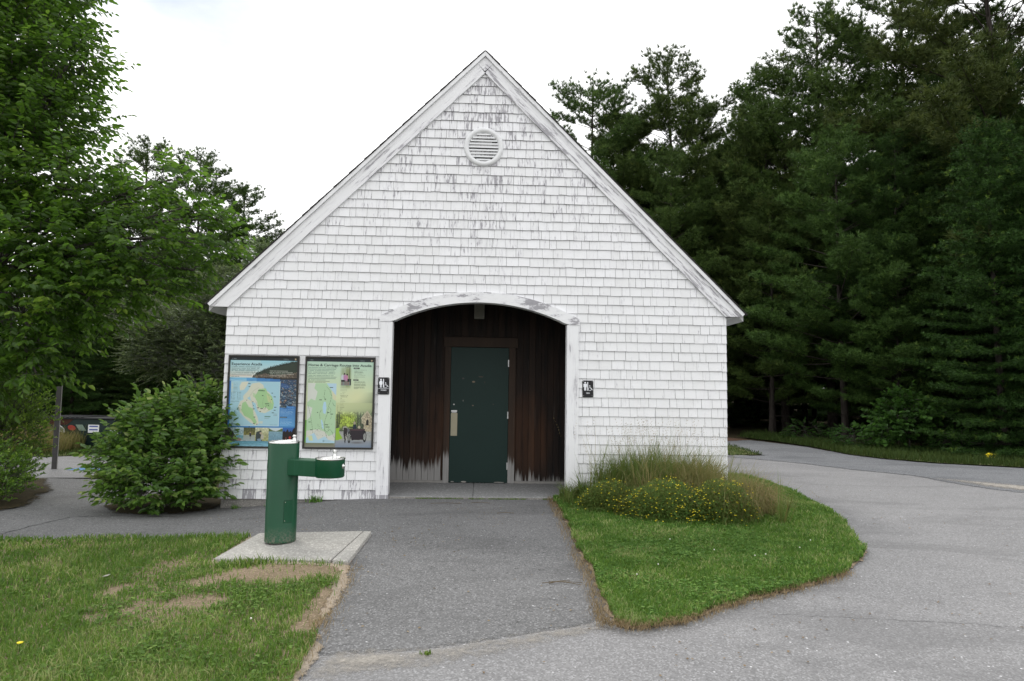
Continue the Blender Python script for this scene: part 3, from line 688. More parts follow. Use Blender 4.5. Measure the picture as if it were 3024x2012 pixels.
for xa, xb in ((-IX, -DW-.095), (DW+.108, IX)): bb = MB(); bb.box(xa, xb, RY-.012, RY+.018, .002, .036); bb.build('base_board', greyw, B)
# door and its frame
cs = MB()
for (x0, x1, jg) in ((-DW-.095, -DW-.004, .42), (DW+.004, DW+.108, .36)):
    for i in range(8):
        a, b = .003+(2.135-.003)*i/8, .003+(2.135-.003)*(i+1)/8; cs.box(x0, x1, RY-.028, RY+.01, a, b, at={'jag': jg, 'rnd': .2})
cs.box(-DW-.115, DW+.14, RY-.032, RY+.01, 2.137, 2.285, at={'jag': -1, 'rnd': .1})
cs.build('door_frame', M['casing'], B)
dr = MB(); dr.box(-DW, DW, 0, .045, 0, 2.118); do = dr.build('door', M['door'], B, .002, 1); do.location = (0, RY-.022, .010)
pl = MB(); pl.box(-.442, -.340, -.004, 0, .724, 1.082); pl.build('push_plate', M['doorplate'], do, .0015, 1)
hd = MB(); hd.box(-.440, -.345, -.034, -.0, 1.098, 1.124); hd.box(-.43, -.355, -.012, 0, 1.082, 1.11); hd.build('door_pull', M['alu'], do, .005, 2)
kh = MB(); kh.lathe([(.013, 0), (.013, .006), (.009, .009)], (-.398, 0, 1.215), 16, axis='y'); kh.build('keyhole', M['alu'], do)
for zz in (1.875, 1.055, .26):
    h = MB(); h.lathe([(.006, -.055), (.006, .055)], (DW+.001, -.008, zz), 10); h.box(DW-.012, DW+.003, -.003, 0, zz-.055, zz+.055); h.build('hinge', M['alu'], do)
lp = MB(); lp.box(-.105, .055, RY-.10, RY-.004, 2.585, 2.90, 0)
lo = lp.build('wall_light', M['lampf'], None, .006, 2); tag(lo, 'dim rectangular light fixture above the green door inside the arch', 'wall light')
l2 = MB(); l2.box(-.090, .040, RY-.108, RY-.101, 2.60, 2.885); l2.build('lens', M['lamp'], lo, .003, 1)

# ------------------------------------------------------------------ lettering helper
def text_verts(s, size, bold=0, xscale=1.0):
    cu = bpy.data.curves.new('t', 'FONT'); cu.body = s; cu.size = size; cu.offset = bold; cu.resolution_u = 3
    o = bpy.data.objects.new('t', cu); COL.objects.link(o)
    dg = bpy.context.evaluated_depsgraph_get(); dg.update(); ev = o.evaluated_get(dg); me = ev.to_mesh()
    vs = [(v.co.x*xscale, v.co.y) for v in me.vertices]; fs = [tuple(p.vertices) for p in me.polygons]
    ev.to_mesh_clear(); bpy.data.objects.remove(o); bpy.data.curves.remove(cu)
    return vs, fs
def put_text(mb, s, x, z, y, width, height, bold=0, center=False, serif=False):
    vs, fs = text_verts(s, 1.0, bold)
    xs = [v[0] for v in vs]; w0 = max(xs)-min(xs); sx = width/w0; x0 = min(xs)
    cap = .70
    if center: x = x-width/2
    mb.add([(x+(v[0]-x0)*sx, y, z+v[1]*height/cap) for v in vs], fs)

# ------------------------------------------------------------------ restroom signs
def disc(mb, cx, cz, r, y, n=20): mb.add([(cx+r*math.cos(2*math.pi*i/n), y, cz+r*math.sin(2*math.pi*i/n)) for i in range(n)], [tuple(range(n))])
def poly(mb, pts, y): mb.add([(a, y, b) for a, b in pts], [tuple(range(len(pts)))])
def stroke(mb, pts, w, y):
    for a, b in zip(pts[:-1], pts[1:]):
        d = math.dist(a, b) or 1e-6; nx, nz = -(b[1]-a[1])/d*w/2, (b[0]-a[0])/d*w/2
        poly(mb, [(a[0]-nx, a[1]-nz), (b[0]-nx, b[1]-nz), (b[0]+nx, b[1]+nz), (a[0]+nx, a[1]+nz)], y)
def restroom_sign(x, z, y, woman, label, rot=0):
    Wd, Hd = .152, .232; mb = MB(); n = 6; r = .016; P = []
    for cx, cz, a0 in ((Wd/2-r, Hd/2-r, 0), (-Wd/2+r, Hd/2-r, 90), (-Wd/2+r, -Hd/2+r, 180), (Wd/2-r, -Hd/2+r, 270)):
        for i in range(n+1): a = R_(a0+90*i/n); P.append((cx+r*math.cos(a), cz+r*math.sin(a)))
    mb.prism(P, -.004, 0); o = mb.build('restroom_sign', M['signblk'])
    o.location = (x, y, z); o.rotation_euler = (0, rot, 0); tag(o, label, 'restroom sign')
    f = MB(); yy = -.0055; U = Hd/20.0   # photo: sign spans 20 units high, 13.2 wide
    def q(a, b): return ((a-6.6)*U, (10-b)*U)
    cx = 3.4
    disc(f, *q(cx, 2.6), 1.0*U, yy)
    if woman:
        poly(f, [q(cx-1.1, 3.8), q(cx+1.1, 3.8), q(cx+1.5, 4.4), q(cx+2.3, 7.2), q(cx+1.7, 7.5), q(cx+1.15, 5.9), q(cx+1.8, 8.6), q(cx-1.8, 8.6), q(cx-1.15, 5.9), q(cx-1.7, 7.5), q(cx-2.3, 7.2), q(cx-1.5, 4.4)], yy)
        for s_ in (-1, 1): poly(f, [q(cx+s_*.12, 8.6), q(cx+s_*1.0, 8.6), q(cx+s_*.9, 12.0), q(cx+s_*.15, 12.0)], yy)
    else:
        poly(f, [q(cx-1.6, 3.8), q(cx+1.6, 3.8), q(cx+2.1, 4.5), q(cx+2.1, 7.9), q(cx+1.4, 7.9), q(cx+1.25, 5.4), q(cx+1.25, 8.2), q(cx-1.25, 8.2), q(cx-1.25, 5.4), q(cx-1.4, 7.9), q(cx-2.1, 7.9), q(cx-2.1, 4.5)], yy)
        for s_ in (-1, 1): poly(f, [q(cx+s_*.12, 8.2), q(cx+s_*1.25, 8.2), q(cx+s_*1.2, 12.0), q(cx+s_*.15, 12.0)], yy)
    poly(f, [q(5.9, 1.8), q(6.9, 1.8), q(6.9, 12.1), q(5.9, 12.1)], yy)
    disc(f, *q(8.9, 6.2), .55*U, yy)
    stroke(f, [q(8.9, 6.4), q(8.9, 9.0), q(10.9, 9.2), q(11.8, 11.2), q(12.5, 10.9)], .5*U, yy)
    stroke(f, [q(8.9, 7.9), q(10.4, 7.9)], .4*U, yy-.0002)
    stroke(f, [(q(8.9, 10.1)[0]+1.9*U*math.cos(R_(a)), q(8.9, 10.1)[1]+1.9*U*math.sin(R_(a))) for a in range(125, 381, 15)], .42*U, yy-.0004)
    if woman: poly(f, [q(.5, 13.0), q(12.8, 13.0), q(12.8, 13.35), q(.5, 13.35)], yy)
    put_text(f, 'WOMEN' if woman else 'MEN', 0, q(0, 15.7)[1], yy, (6.6 if woman else 4.0)*U, 1.5*U, .01, True)
    f.build('pictogram', M['signwht'], o)
    for a, b in ((1.4, 1.4), (11.8, 1.4), (1.4, 18.2), (11.8, 18.2)): sc_ = MB(); disc(sc_, *q(a, b), .28*U, -.0056); sc_.build('screw', M['alu'], o)
restroom_sign(-1.299, 1.488, -.047, True, 'black restroom sign with woman and wheelchair symbols reading WOMEN on the left jamb')
restroom_sign(1.500, 1.490, -.018, False, 'black restroom sign with man and wheelchair symbols reading MEN on the shingles', R_(-.6))

# ------------------------------------------------------------------ printed panels
class Canvas:
    def __init__(s, w, h, wd, ht):
        s.w, s.h, s.W, s.H = w, h, wd, ht; s.a = np.ones((h, w, 3))*.8
        yy, xx = np.mgrid[0:h, 0:w]; s.X = (xx+.5)/w*100; s.Y = (yy+.5)/h*100      # percent units, origin top left
    def rect(s, x0, y0, x1, y1, c, a=1): m = (s.X >= x0) & (s.X < x1) & (s.Y >= y0) & (s.Y < y1); s.put(m, c, a); return m
    def put(s, m, c, a=1):
        c = np.asarray(c, float); m = m.astype(float)[..., None]*a
        s.a = s.a*(1-m) + c*m
    def poly(s, P, c, a=1):
        m = inpoly(np.array(P, float), s.X.ravel(), s.Y.ravel()).reshape(s.X.shape); s.put(m, c, a); return m
    def ell(s, cx, cy, rx, ry, c, a=1): m = ((s.X-cx)/rx)**2+((s.Y-cy)/ry)**2 < 1; s.put(m, c, a); return m
    def line(s, P, w, c, a=1):
        for (x0, y0), (x1, y1) in zip(P[:-1], P[1:]):
            dx, dy = x1-x0, y1-y0; L2 = dx*dx+dy*dy+1e-9; t = np.clip(((s.X-x0)*dx+(s.Y-y0)*dy)/L2, 0, 1)
            s.put(np.hypot(s.X-x0-t*dx, (s.Y-y0-t*dy)*s.H/s.W) < w/2, c, a)
    def grad(s, x0, y0, x1, y1, ca, cb):
        m = ((s.X >= x0) & (s.X < x1) & (s.Y >= y0) & (s.Y < y1)); t = ((s.Y-y0)/(y1-y0))[..., None]
        col = np.asarray(ca)*(1-t)+np.asarray(cb)*t; s.a = np.where(m[..., None], col, s.a)
    def texty(s, x, y, widths, dy, c, a=.6, seed=1):
        for k, wd in enumerate(widths):
            m = (s.X >= x) & (s.X < x+wd) & (np.abs(s.Y-(y+k*dy)) < dy*.24)
            nz = (vnoise(s.X*1.4, s.Y*0+k*9.1, 1.0, seed) > .22); s.put(m & nz, c, a)
    def noise(s, x0, y0, x1, y1, amt, sx=.5, sy=.5, o=0, tint=(1, 1, 1)):
        m = ((s.X >= x0) & (s.X < x1) & (s.Y >= y0) & (s.Y < y1)); n = (fbm(s.X*sx, s.Y*sy, 1.0, o)-.5)*2*amt
        s.a = np.where(m[..., None], np.clip(s.a*(1+n[..., None]*np.asarray(tint)), 0, 1), s.a)
    def build(s, name, parent, x0, z1, y):
        xs = np.linspace(0, s.W, s.w+1); zs = np.linspace(0, -s.H, s.h+1); gx, gz_ = np.meshgrid(xs, zs)
        V = np.stack([gx.ravel()+x0, np.full(gx.size, y), gz_.ravel()+z1], 1); i = np.arange(s.w*s.h); r = i//s.w; c = i % s.w; b = r*(s.w+1)+c
        F = np.stack([b, b+s.w+1, b+s.w+2, b+1], 1); me = mesh_arr(name, V, F, None)
        ca = me.color_attributes.new('print', 'FLOAT_COLOR', 'CORNER'); lin = np.where(s.a <= .04045, s.a/12.92, ((s.a+.055)/1.055)**2.4)*.80
        rgba = np.concatenate([lin.reshape(-1, 3), np.ones((s.w*s.h, 1))], 1); ca.data.foreach_set('color', np.repeat(rgba, 4, 0).astype(np.float32).ravel())
        k = N(name+' ink', .45, .4); at = k.n('Attribute', attribute_name='print'); k.l(at.outputs['Color'], k.b.inputs['Base Color']); me.materials.append(k.m)
        return link(bpy.data.objects.new(name, me), parent)
PW, PH = .945, 1.247
def panel(x0, ztop, y, label):
    o = empty('information_panel', (x0, y, ztop)); tag(o, label, 'information panel')
    f = MB(); t = .024
    f.box(0, PW, -.030, 0, -t, 0); f.box(0, PW, -.030, 0, -PH, -PH+t); f.box(0, t, -.0302, 0, -PH+t, -t); f.box(PW-t, PW, -.0302, 0, -PH+t, -t)
    f.build('frame', M['frame'], o, .003, 1)
    b = MB(); b.box(.01, PW-.01, -.012, -.002, -PH+.01, -.01); b.build('backing', M['frame'], o)
    return o
def header(c):
    c.rect(0, 0, 100, 3.9, (.12, .16, .18)); c.texty(2, 2.1, [7], 1.0, (.6, .65, .65), .7, 3); c.texty(79, 1.4, [6, 8], 1.1, (.5, .55, .55), .7, 4)
    c.poly([(95.6, .8), (98, .8), (98.2, 2), (96.9, 3.4), (95.6, 2)], (.68, .58, .42)); c.poly([(96.2, 1.2), (97.5, 1.0), (97.0, 2.6)], (.85, .85, .8))
iw, ih = PW-.048, PH-.048
# ---- left panel
cv = Canvas(180, 240, iw, ih)
cv.grad(0, 0, 100, 24, (.60, .84, .91), (.84, .88, .85)); cv.grad(0, 16, 40, 22, (.82, .88, .86), (.90, .85, .80))
cv.poly([(0, 0), (45, 0), (45, 20), (0, 20)], (.80, .90, .88), .35)
ridge = [(33, 23.4), (34, 21.2), (37, 20.0), (42, 17.6), (47, 15.6), (52, 13.6), (58, 12.2), (64, 10.8), (70, 9.6), (78, 8.0), (84, 7.0), (92, 5.4), (100, 4.4), (100, 25), (80, 24.8), (60, 24), (40, 23.8)]
cv.poly(ridge, (.19, .24, .19))
for i in range(70):
    t = i/69.; x = 38+62*t; yb = np.interp(x, [37, 42, 47, 52, 58, 64, 70, 78, 84, 92, 100], [20, 17.6, 15.6, 13.6, 12.2, 10.8, 9.6, 8, 7, 5.4, 4.4]); hh = .8+2.0*float(vnoise(i*1.7, 3))
    cv.poly([(x-.8, yb+1.5), (x, yb-hh), (x+.8, yb+1.5)], (.15, .20, .16))
cv.poly([(34, 21.2), (40, 20.2), (46, 19.4), (52, 18.0), (58, 19.4), (64, 19.6), (76, 19.4), (88, 18.4), (100, 16.6), (100, 23.4), (80, 23.8), (60, 23.4), (34, 23.2)], (.40, .36, .31))
cv.noise(34, 16, 100, 25, .75, 1.1, .9, 5); cv.line([(35, 20.4), (35.5, 23)], 1.4, (.2, .22, .18)); cv.line([(39, 19.4), (39.6, 22.4)], .9, (.45, .47, .38))
cv.grad(0, 23.4, 40, 27.5, (.42, .70, .85), (.66, .82, .90)); cv.grad(40, 23.6, 100, 29, (.22, .44, .68), (.30, .50, .72)); cv.poly([(25, 23.5), (60, 23.9), (60, 27), (25, 27)], (.32, .58, .80), .7)
cv.noise(0, 23.4, 100, 28, .12, .1, 1.2, 6)
cv.poly([(30, 23.3), (60, 22.9), (80, 23.4), (100, 22.8), (100, 25.6), (80, 25.0), (60, 24.2)], (.18, .17, .14)); cv.texty(59, 15.4, [27, 35, 36, 24], 1.75, (.85, .85, .8), .6, 11)
cv.rect(75, 25, 100, 56, (.20, .30, .42)); r_ = np.random.RandomState(2)
for i in range(420):
    x = r_.uniform(76, 100); y = 25.5+(31*r_.rand()**.9); sz = .5+1.7*(y-25)/31
    c = np.array([(.45, .55, .62), (.36, .47, .56), (.58, .62, .64), (.28, .38, .48), (.62, .55, .50)][r_.randint(5)])*r_.uniform(.7, 1.1)
    cv.ell(x, y+.3*sz, sz*1.15, sz*.8, (.13, .2, .28)); cv.ell(x, y, sz, sz*.62, c)
cv.poly([(76, 29), (84, 30), (92, 34), (82, 35), (76, 33)], (.24, .42, .68), .55)
cv.grad(75, 55, 100, 79, (.28, .50, .74), (.40, .66, .86)); cv.grad(0, 27, 3, 79, (.30, .52, .78), (.24, .52, .78)); cv.rect(0, 77.4, 100, 79.2, (.27, .53, .76)); cv.noise(75, 53, 100, 58, .35, .8, .8, 3)
cv.rect(76.5, 55.2, 86, 56.8, (.12, .2, .22)); cv.rect(76.5, 66.5, 87, 68.1, (.12, .22, .24)); cv.texty(77.5, 56, [7], 1.4, (.7, .75, .75), .8, 2); cv.texty(77.5, 67.3, [9], 1.4, (.7, .75, .75), .8, 5)
cv.texty(77, 58.6, [20, 9, 18, 19, 17, 18, 12], 1.15, (.75, .86, .93), .4, 6); cv.texty(77, 69.5, [18, 12, 17, 18, 14, 17, 12], 1.15, (.75, .86, .93), .4, 7)
# map of the island
cv.rect(2.2, 27.3, 75.6, 77.4, (.67, .83, .88)); cv.line([(75.4, 27.3), (75.4, 77.4)], .4, (.85, .93, .94)); cv.line([(2.2, 77.2), (75.4, 77.2)], .3, (.85, .93, .94))
cr_ = (.85, .86, .78); gn = (.66, .82, .60)
cv.poly([(18, 28.2), (28, 28), (26, 32), (22, 37), (16, 38), (15, 33)], (.87, .87, .79)); cv.poly([(33, 30), (44, 28.6), (50, 31), (52, 36), (60, 40), (66, 48), (67, 55), (62, 60), (54, 63), (46, 62), (42, 58), (40, 52), (33, 50), (31, 44), (22, 50), (21, 44), (28, 38)], cr_)
cv.poly([(17, 50), (26, 46), (34, 50), (36, 56), (40, 62), (44, 68), (46, 75), (41, 77), (32, 73), (24, 68), (17, 62), (14, 56)], cr_)
cv.poly([(38, 45), (44, 36), (54, 35), (57, 40), (64, 44), (67, 52), (66, 58), (60, 60), (55, 56), (50, 58), (44, 56), (42, 50)], gn); cv.poly([(55, 41), (62, 45), (65, 52), (58, 50)], (.80, .84, .62), .8)
cv.poly([(20, 52), (25, 50), (30, 56), (36, 58), (38, 66), (43, 73), (40, 76), (34, 70), (24, 66), (19, 60)], gn)
cv.poly([(35, 40), (40, 42), (43, 46), (36, 45)], gn, .6); cv.poly([(47, 72), (52, 72), (51, 75), (46, 74)], cr_, .8)
for P_ in ([(33, 48), (36, 54), (37, 60)], [(58, 42), (62, 50), (61, 58), (56, 62)], [(30, 45), (36, 38), (44, 34)], [(52, 44), (50, 52), (53, 60)], [(40, 50), (44, 56), (43, 60)]): cv.line(P_, .35, (.55, .6, .5), .7)
for x, y, w_ in [(28, 29.5, 3), (28.6, 33, 2.6), (49, 43, 2), (63, 40, 2), (66, 44, 3.5), (62, 47, 1.8), (35, 50, 1.5), (26, 48.5, 1.2), (54, 52, 6), (58, 54, 2), (42, 56.6, 3.6), (47, 57.5, 4), (36, 58, 3), (16, 54, 2), (68, 56, 3), (67, 59, 3), (64.6, 62, 3), (46, 61, 2.4), (38, 67, 2.4), (37, 74, 3), (42, 75, 2), (48, 37.5, 5), (36, 54.3, 1.2), (31, 78, 2)]:
    cv.rect(x, y, x+w_, y+.8, (.22, .25, .22), .8)
cv.rect(43, 37.0, 50, 38.4, (.35, .5, .35), .8); cv.rect(54, 66.2, 63, 67.2, (.3, .48, .36), .9); cv.texty(54, 68, [8, 6], .9, (.5, .5, .45), .5, 3); cv.line([(56, 54), (54, 58.5)], .5, (.15, .16, .15))
for y in range(7): cv.rect(3.5, 29.4+y*1.6, 5.5, 30.0+y*1.6, (.86, .85, .72)); cv.texty(6.2, 29.8+y*1.6, [6], 1.1, (.5, .58, .58), .5, y)
for y in range(6):
    for x in (3.2, 12): cv.rect(x, 39.6+y*1.5, x+.9, 40.4+y*1.5, (.15, .18, .2)); cv.texty(x+1.8, 40+y*1.5, [4.2], 1.0, (.45, .5, .5), .5, y+x)
cv.texty(3, 50, [12, 6], 1.0, (.5, .6, .62), .7, 9); cv.texty(67, 63.4, [5, 5, 5], 1.0, (.55, .62, .64), .7, 8); cv.texty(62, 76, [11], .8, (.4, .5, .55), .6, 2)
# photographs along the foot
cv.grad(0, 79.2, 24, 91, (.72, .80, .82), (.62, .76, .80)); cv.grad(0, 88, 24, 93.5, (.40, .62, .68), (.55, .66, .66)); cv.poly([(0, 79.2), (4, 80), (8, 84), (11, 87), (14, 90), (20, 92.5), (20, 94), (0, 94)], (.28, .30, .24)); cv.ell(17, 92.4, 4.5, 1.8, (.55, .50, .44)); cv.noise(0, 79, 24, 94, .35, .6, .6, 12)
cv.grad(24, 79.2, 41, 88, (.30, .32, .22), (.52, .50, .26)); cv.grad(24, 87.5, 41, 94, (.66, .68, .62), (.66, .72, .74)); cv.noise(24, 79, 41, 88, .5, .9, .7, 13); cv.ell(34, 84.9, .9, .8, (.7, .6, .5)); cv.poly([(32.6, 85.6), (35.4, 85.6), (35.4, 89.2), (32.6, 89.2)], (.18, .2, .24)); cv.rect(33.2, 89.2, 34.9, 92.4, (.6, .62, .62))
cv.grad(41, 79.2, 61, 94, (.80, .80, .68), (.62, .64, .42)); cv.noise(41, 79, 61, 94, .3, .7, .7, 14); cv.poly([(43, 84), (50, 82.2), (51, 86), (49, 91), (52, 94), (42, 94), (42, 88)], (.24, .28, .28)); cv.ell(47.6, 92.8, 3.2, 1.4, (.50, .60, .68)); cv.ell(49.5, 85.4, 1.7, 1.2, (.75, .66, .58)); cv.poly([(50, 87), (53.5, 86.6), (54, 92), (50, 92)], (.74, .72, .66))
cv.grad(61, 79.2, 81.5, 83, (.80, .86, .88), (.82, .86, .86)); cv.poly([(61, 79.8), (67, 82.2), (72, 83), (77, 81.4), (80, 79.8), (81.5, 80.2), (81.5, 83.4), (61, 83.4)], (.38, .46, .28)); cv.grad(61, 83.3, 81.5, 94, (.52, .66, .72), (.44, .60, .68)); cv.noise(61, 83, 81.5, 94, .18, .9, 1.4, 15)
cv.grad(81.5, 79.2, 100, 94, (.22, .42, .72), (.16, .24, .36)); cv.poly([(81.5, 84), (84, 82), (86, 84), (89, 80.4), (91, 84), (93.5, 82.4), (95, 84), (98, 79.4), (100, 79.2), (100, 94), (81.5, 94)], (.12, .09, .08)); cv.ell(92.8, 90, 1.6, 1.5, (.70, .22, .20)); cv.ell(87, 90.8, 1.0, 1.3, (.45, .25, .18))
cv.grad(0, 94, 100, 100, (.36, .58, .66), (.55, .76, .84)); cv.noise(0, 93.5, 100, 100, .2, .35, 1.6, 16)
header(cv); cv.texty(2.2, 11.4, [42, 41, 41, 36, 35, 33, 30, 13], 1.52, (.30, .38, .38), .55, 21)
p1 = panel(-3.392, 1.876, -.016, 'framed park map panel headed Experience Acadia with blue sea picture at the wall corner')
cv.build('print', p1, .024, -.024, -.0135)
tx = MB(); put_text(tx, 'Experience Acadia', .024+iw*.022, -.024-ih*.094, -.0150, iw*.45, ih*.030, .010)
put_text(tx, 'Experience Acadia', .0245+iw*.022, -.024-ih*.094, -.0151, iw*.45, ih*.030, .010); tx.build('lettering', M['ink'], p1)
# ---- right panel
cv = Canvas(180, 240, iw, ih)
cv.grad(0, 0, 100, 45, (.74, .87, .80), (.86, .90, .72)); cv.grad(0, 45, 100, 70, (.86, .90, .72), (.72, .78, .58))
t_ = np.clip((cv.X-45)/55*1.1+(cv.Y-45)/30-.6, 0, 1)*(cv.Y > 38); cv.put(t_, (.42, .48, .38), .85)
cv.put(np.exp(-((cv.X-75)/16)**2-((cv.Y-42)/12)**2), (.90, .90, .70), .6)
mm = (cv.Y > 60); cv.grad(46, 63, 100, 84, (.40, .46, .36), (.30, .34, .26))
cv.put(np.exp(-((cv.X-62)/15)**4-((cv.Y-70)/9)**4), (.62, .70, .28), .95); cv.noise(46, 60, 86, 80, .65, .8, .7, 31)
for x in (48, 50, 78, 82, 86, 90, 94): cv.rect(x, 60, x+1.6, 80, (.22, .24, .2), .7)
fade = np.clip((66-cv.Y)/10, 0, 1)*(cv.X > 45)*(cv.Y > 50); cv.put(fade, (.78, .82, .62), .7)
cv.rect(46, 82, 100, 100, (.66, .67, .65)); cv.rect(0, 96, 100, 100, (.56, .56, .54)); cv.noise(0, 82, 100, 100, .14, .3, 1.2, 33); cv.poly([(46, 79), (52, 78), (51, 83), (55, 88), (57, 90), (50, 92), (46, 92)], (.60, .76, .26))
cv.rect(0, 70, 4, 96, (.45, .66, .30)); cv.grad(0, 95, 44, 100, (.48, .50, .36), (.56, .56, .52)); cv.grad(46, 92, 100, 100, (.62, .64, .66), (.52, .58, .66))
# stone gate house
cv.poly([(84, 66), (90, 60.5), (93, 58.5), (97, 63), (100, 66.5), (100, 82), (88, 82), (88, 74), (84.5, 73)], (.70, .66, .56)); cv.noise(84, 60, 100, 82, .45, .9, .8, 34); cv.line([(84, 67.5), (92.5, 59.4), (99.5, 66.5)], 1.8, (.76, .73, .62)); cv.poly([(91, 70), (93, 68), (95, 70), (95, 75), (91, 75)], (.14, .14, .12)); cv.rect(90, 75.4, 96, 76.2, (.78, .72, .56))
# horses, carriage and wheels
cv.ell(60, 79, 3.6, 2.6, (.70, .70, .66)); cv.poly([(57.5, 78), (63, 78), (63.5, 88), (59.5, 91), (57.8, 86)], (.20, .18, .18)); cv.ell(61, 88, 1.2, 3, (.78, .76, .72)); cv.ell(65, 81, 1.8, 3, (.42, .42, .44))
cv.ell(74, 72.6, 1.8, 1.6, (.66, .62, .54)); cv.poly([(71, 79), (72, 74.5), (76.4, 74), (77.4, 79)], (.10, .17, .22)); cv.ell(81, 77.2, 2, 1.6, (.74, .70, .60)); cv.rect(66, 76.6, 71, 77.8, (.12, .12, .13))
cv.poly([(66.5, 79), (89.5, 79), (90, 84), (88, 85), (88, 91.2), (70, 92.0), (68, 84)], (.17, .14, .17)); cv.poly([(67, 79), (90, 79), (89.6, 81), (68, 81.2)], (.30, .22, .24))
for cx, cy, rx in ((66.4, 88.6, 1.9), (89.4, 87.4, 2.3), (60.4, 88.6, 1.1)):
    m = np.abs(np.hypot((cv.X-cx)/rx, (cv.Y-cy)/5.6)-1) < .20; cv.put(m, (.12, .12, .13))
    for a in range(8): cv.line([(cx, cy), (cx+rx*math.cos(a*.785), cy+5.6*math.sin(a*.785))], .28, (.15, .15, .16))
cv.put(np.exp(-((cv.X-78)/9)**2-((cv.Y-94.6)/1.2)**2), (.42, .42, .42), .8)
# trail map
cv.rect(2.5, 28.2, 44.8, 95.4, (.72, .85, .69)); cv.poly([(2.5, 28.2), (14, 28.2), (12, 34), (17, 38), (14, 48), (8, 46), (2.5, 50)], (.86, .88, .84)); cv.poly([(2.5, 54), (10, 56), (8, 66), (2.5, 70)], (.86, .88, .84)); cv.poly([(30, 28.2), (44.8, 28.2), (44.8, 42), (38, 36)], (.74, .86, .92)); cv.poly([(38, 36), (44.8, 42), (44.8, 48), (40, 46)], (.86, .86, .72))
cv.poly([(2.5, 82), (20, 80), (30, 83), (36, 88), (44.8, 84), (44.8, 95.4), (2.5, 95.4)], (.86, .87, .82)); cv.poly([(2.5, 90), (14, 84), (20, 92), (30, 88), (36, 92), (44.8, 93), (44.8, 95.4), (2.5, 95.4)], (.72, .86, .92)); cv.poly([(5, 88), (11, 87), (13, 93), (7, 93)], (.86, .88, .62), .8)
cv.poly([(27, 49), (30, 49.5), (31, 56), (30, 63), (26.5, 62), (25.5, 55)], (.72, .86, .94)); cv.poly([(23.5, 70), (25, 69), (27, 74), (28, 80), (25.5, 79)], (.72, .86, .94))
for P_ in ([(30, 32), (35, 36), (38, 42), (37, 48), (34, 54), (33, 62), (31, 66), (29, 72), (29, 80), (32, 86), (33.5, 90)], [(36, 50), (40, 50), (42, 53), (44.5, 54)], [(34, 54), (38, 58), (37, 62), (39, 65), (38, 68)], [(29, 80), (33, 83), (37, 80), (40, 82), (44, 89)], [(28, 36), (27, 44), (30, 48)], [(4, 54), (8, 66), (11, 78), (12, 84)], [(24, 58), (21, 62), (22, 68)]): cv.line(P_, .45, (.38, .48, .38), .9)
for x, y, w_ in [(35, 32.5, 5), (20, 46.6, 4), (28, 45.7, 2), (32, 60.7, 3.6), (38, 62.5, 3), (5, 71.6, 3.6), (8, 80.5, 3), (29.5, 74.4, 5), (30.5, 77.2, 6), (17, 60.8, 2)]: cv.rect(x, y, x+w_, y+.9, (.22, .28, .24), .85)
for s_ in range(40): x, y = r_.uniform(14, 42), r_.uniform(73, 88); cv.rect(x, y, x+.7, y+.5, (.35, .38, .34), .8)
cv.texty(30, 93.2, [9], .8, (.4, .5, .5), .6, 2); m = np.abs(np.hypot(cv.X-28.5, (cv.Y-93.2)*1.3)-1.0) < .3; cv.put(m, (.3, .4, .4))
# walkers photo
m = np.exp(-((cv.X-58.5)/7.5)**6-((cv.Y-21.5)/11.5)**8); cv.put(m, (.62, .68, .54), .9); cv.put(m*(cv.X > 59), (.52, .56, .34), .5); cv.rect(56, 11, 57.2, 24, (.72, .76, .68), .6); cv.rect(63.4, 10, 65, 30, (.40, .42, .32), .7); cv.line([(57, 10.6), (65.5, 9.2)], .7, (.42, .4, .34))
cv.rect(51.5, 24, 66.5, 30.6, (.45, .52, .54), .8)
for x, c in ((53.6, (.80, .82, .84)), (57, (.74, .54, .70)), (60, (.78, .55, .66))): cv.ell(x, 21.6, 2.0, 3.6, c); cv.rect(x-1.1, 25, x-.2, 30, (.55, .46, .42)); cv.rect(x+.3, 25, x+1.1, 30, (.5, .42, .38))
cv.ell(56.4, 17.4, 1.2, 1.1, (.25, .2, .18)); cv.ell(60.6, 18.0, 1.2, 1.1, (.2, .16, .15)); cv.rect(51.6, 24.2, 57, 26.3, (.14, .13, .14)); cv.rect(61.2, 23, 64.6, 26.4, (.1, .1, .11)); cv.rect(65.0, 23, 66.6, 30, (.15, .16, .16)); cv.rect(61.4, 26.4, 63.8, 30, (.55, .46, .42))
# text columns and key
cv.texty(2.2, 10.8, [43, 41, 39, 41, 40, 39, 43, 41, 26], 1.72, (.36, .46, .42), .5, 41); cv.texty(2.2, 26.0, [32, 26], 1.25, (.20, .24, .20), .75, 42)
cv.rect(70, 10.0, 79, 11.6, (.15, .18, .16)); cv.rect(70, 23.3, 78, 24.9, (.15, .18, .16)); cv.texty(71, 10.8, [6], 1.3, (.7, .75, .7), .8, 43); cv.texty(71, 24.1, [5], 1.3, (.7, .75, .7), .8, 44)
cv.texty(71, 12.8, [19, 5, 13, 14, 12, 17, 4, 16, 7], 1.12, (.35, .40, .34), .55, 45); cv.texty(71, 26.2, [16, 18, 17, 18, 18, 15, 16, 6], 1.12, (.35, .40, .34), .55, 46)
for i in range(19):
    w_ = [8, 11, 10, 8, 6, 12, 12, 3, 7, 8, 6, 5, 6, 7, 4, 2, 5, 7, 3][i]; y = 33+i*1.72; cv.texty(51, y, [w_], 1.2, (.55, .58, .45), .6, i)
    if i > 11: cv.rect(47.6, y-.4, 48.5, y+.5, (.2, .22, .2))
header(cv)
p2 = panel(-2.365, 1.875, -.016, 'framed panel headed Horse and Carriage Routes into Acadia beside the arch')
cv.build('print', p2, .024, -.024, -.0135)
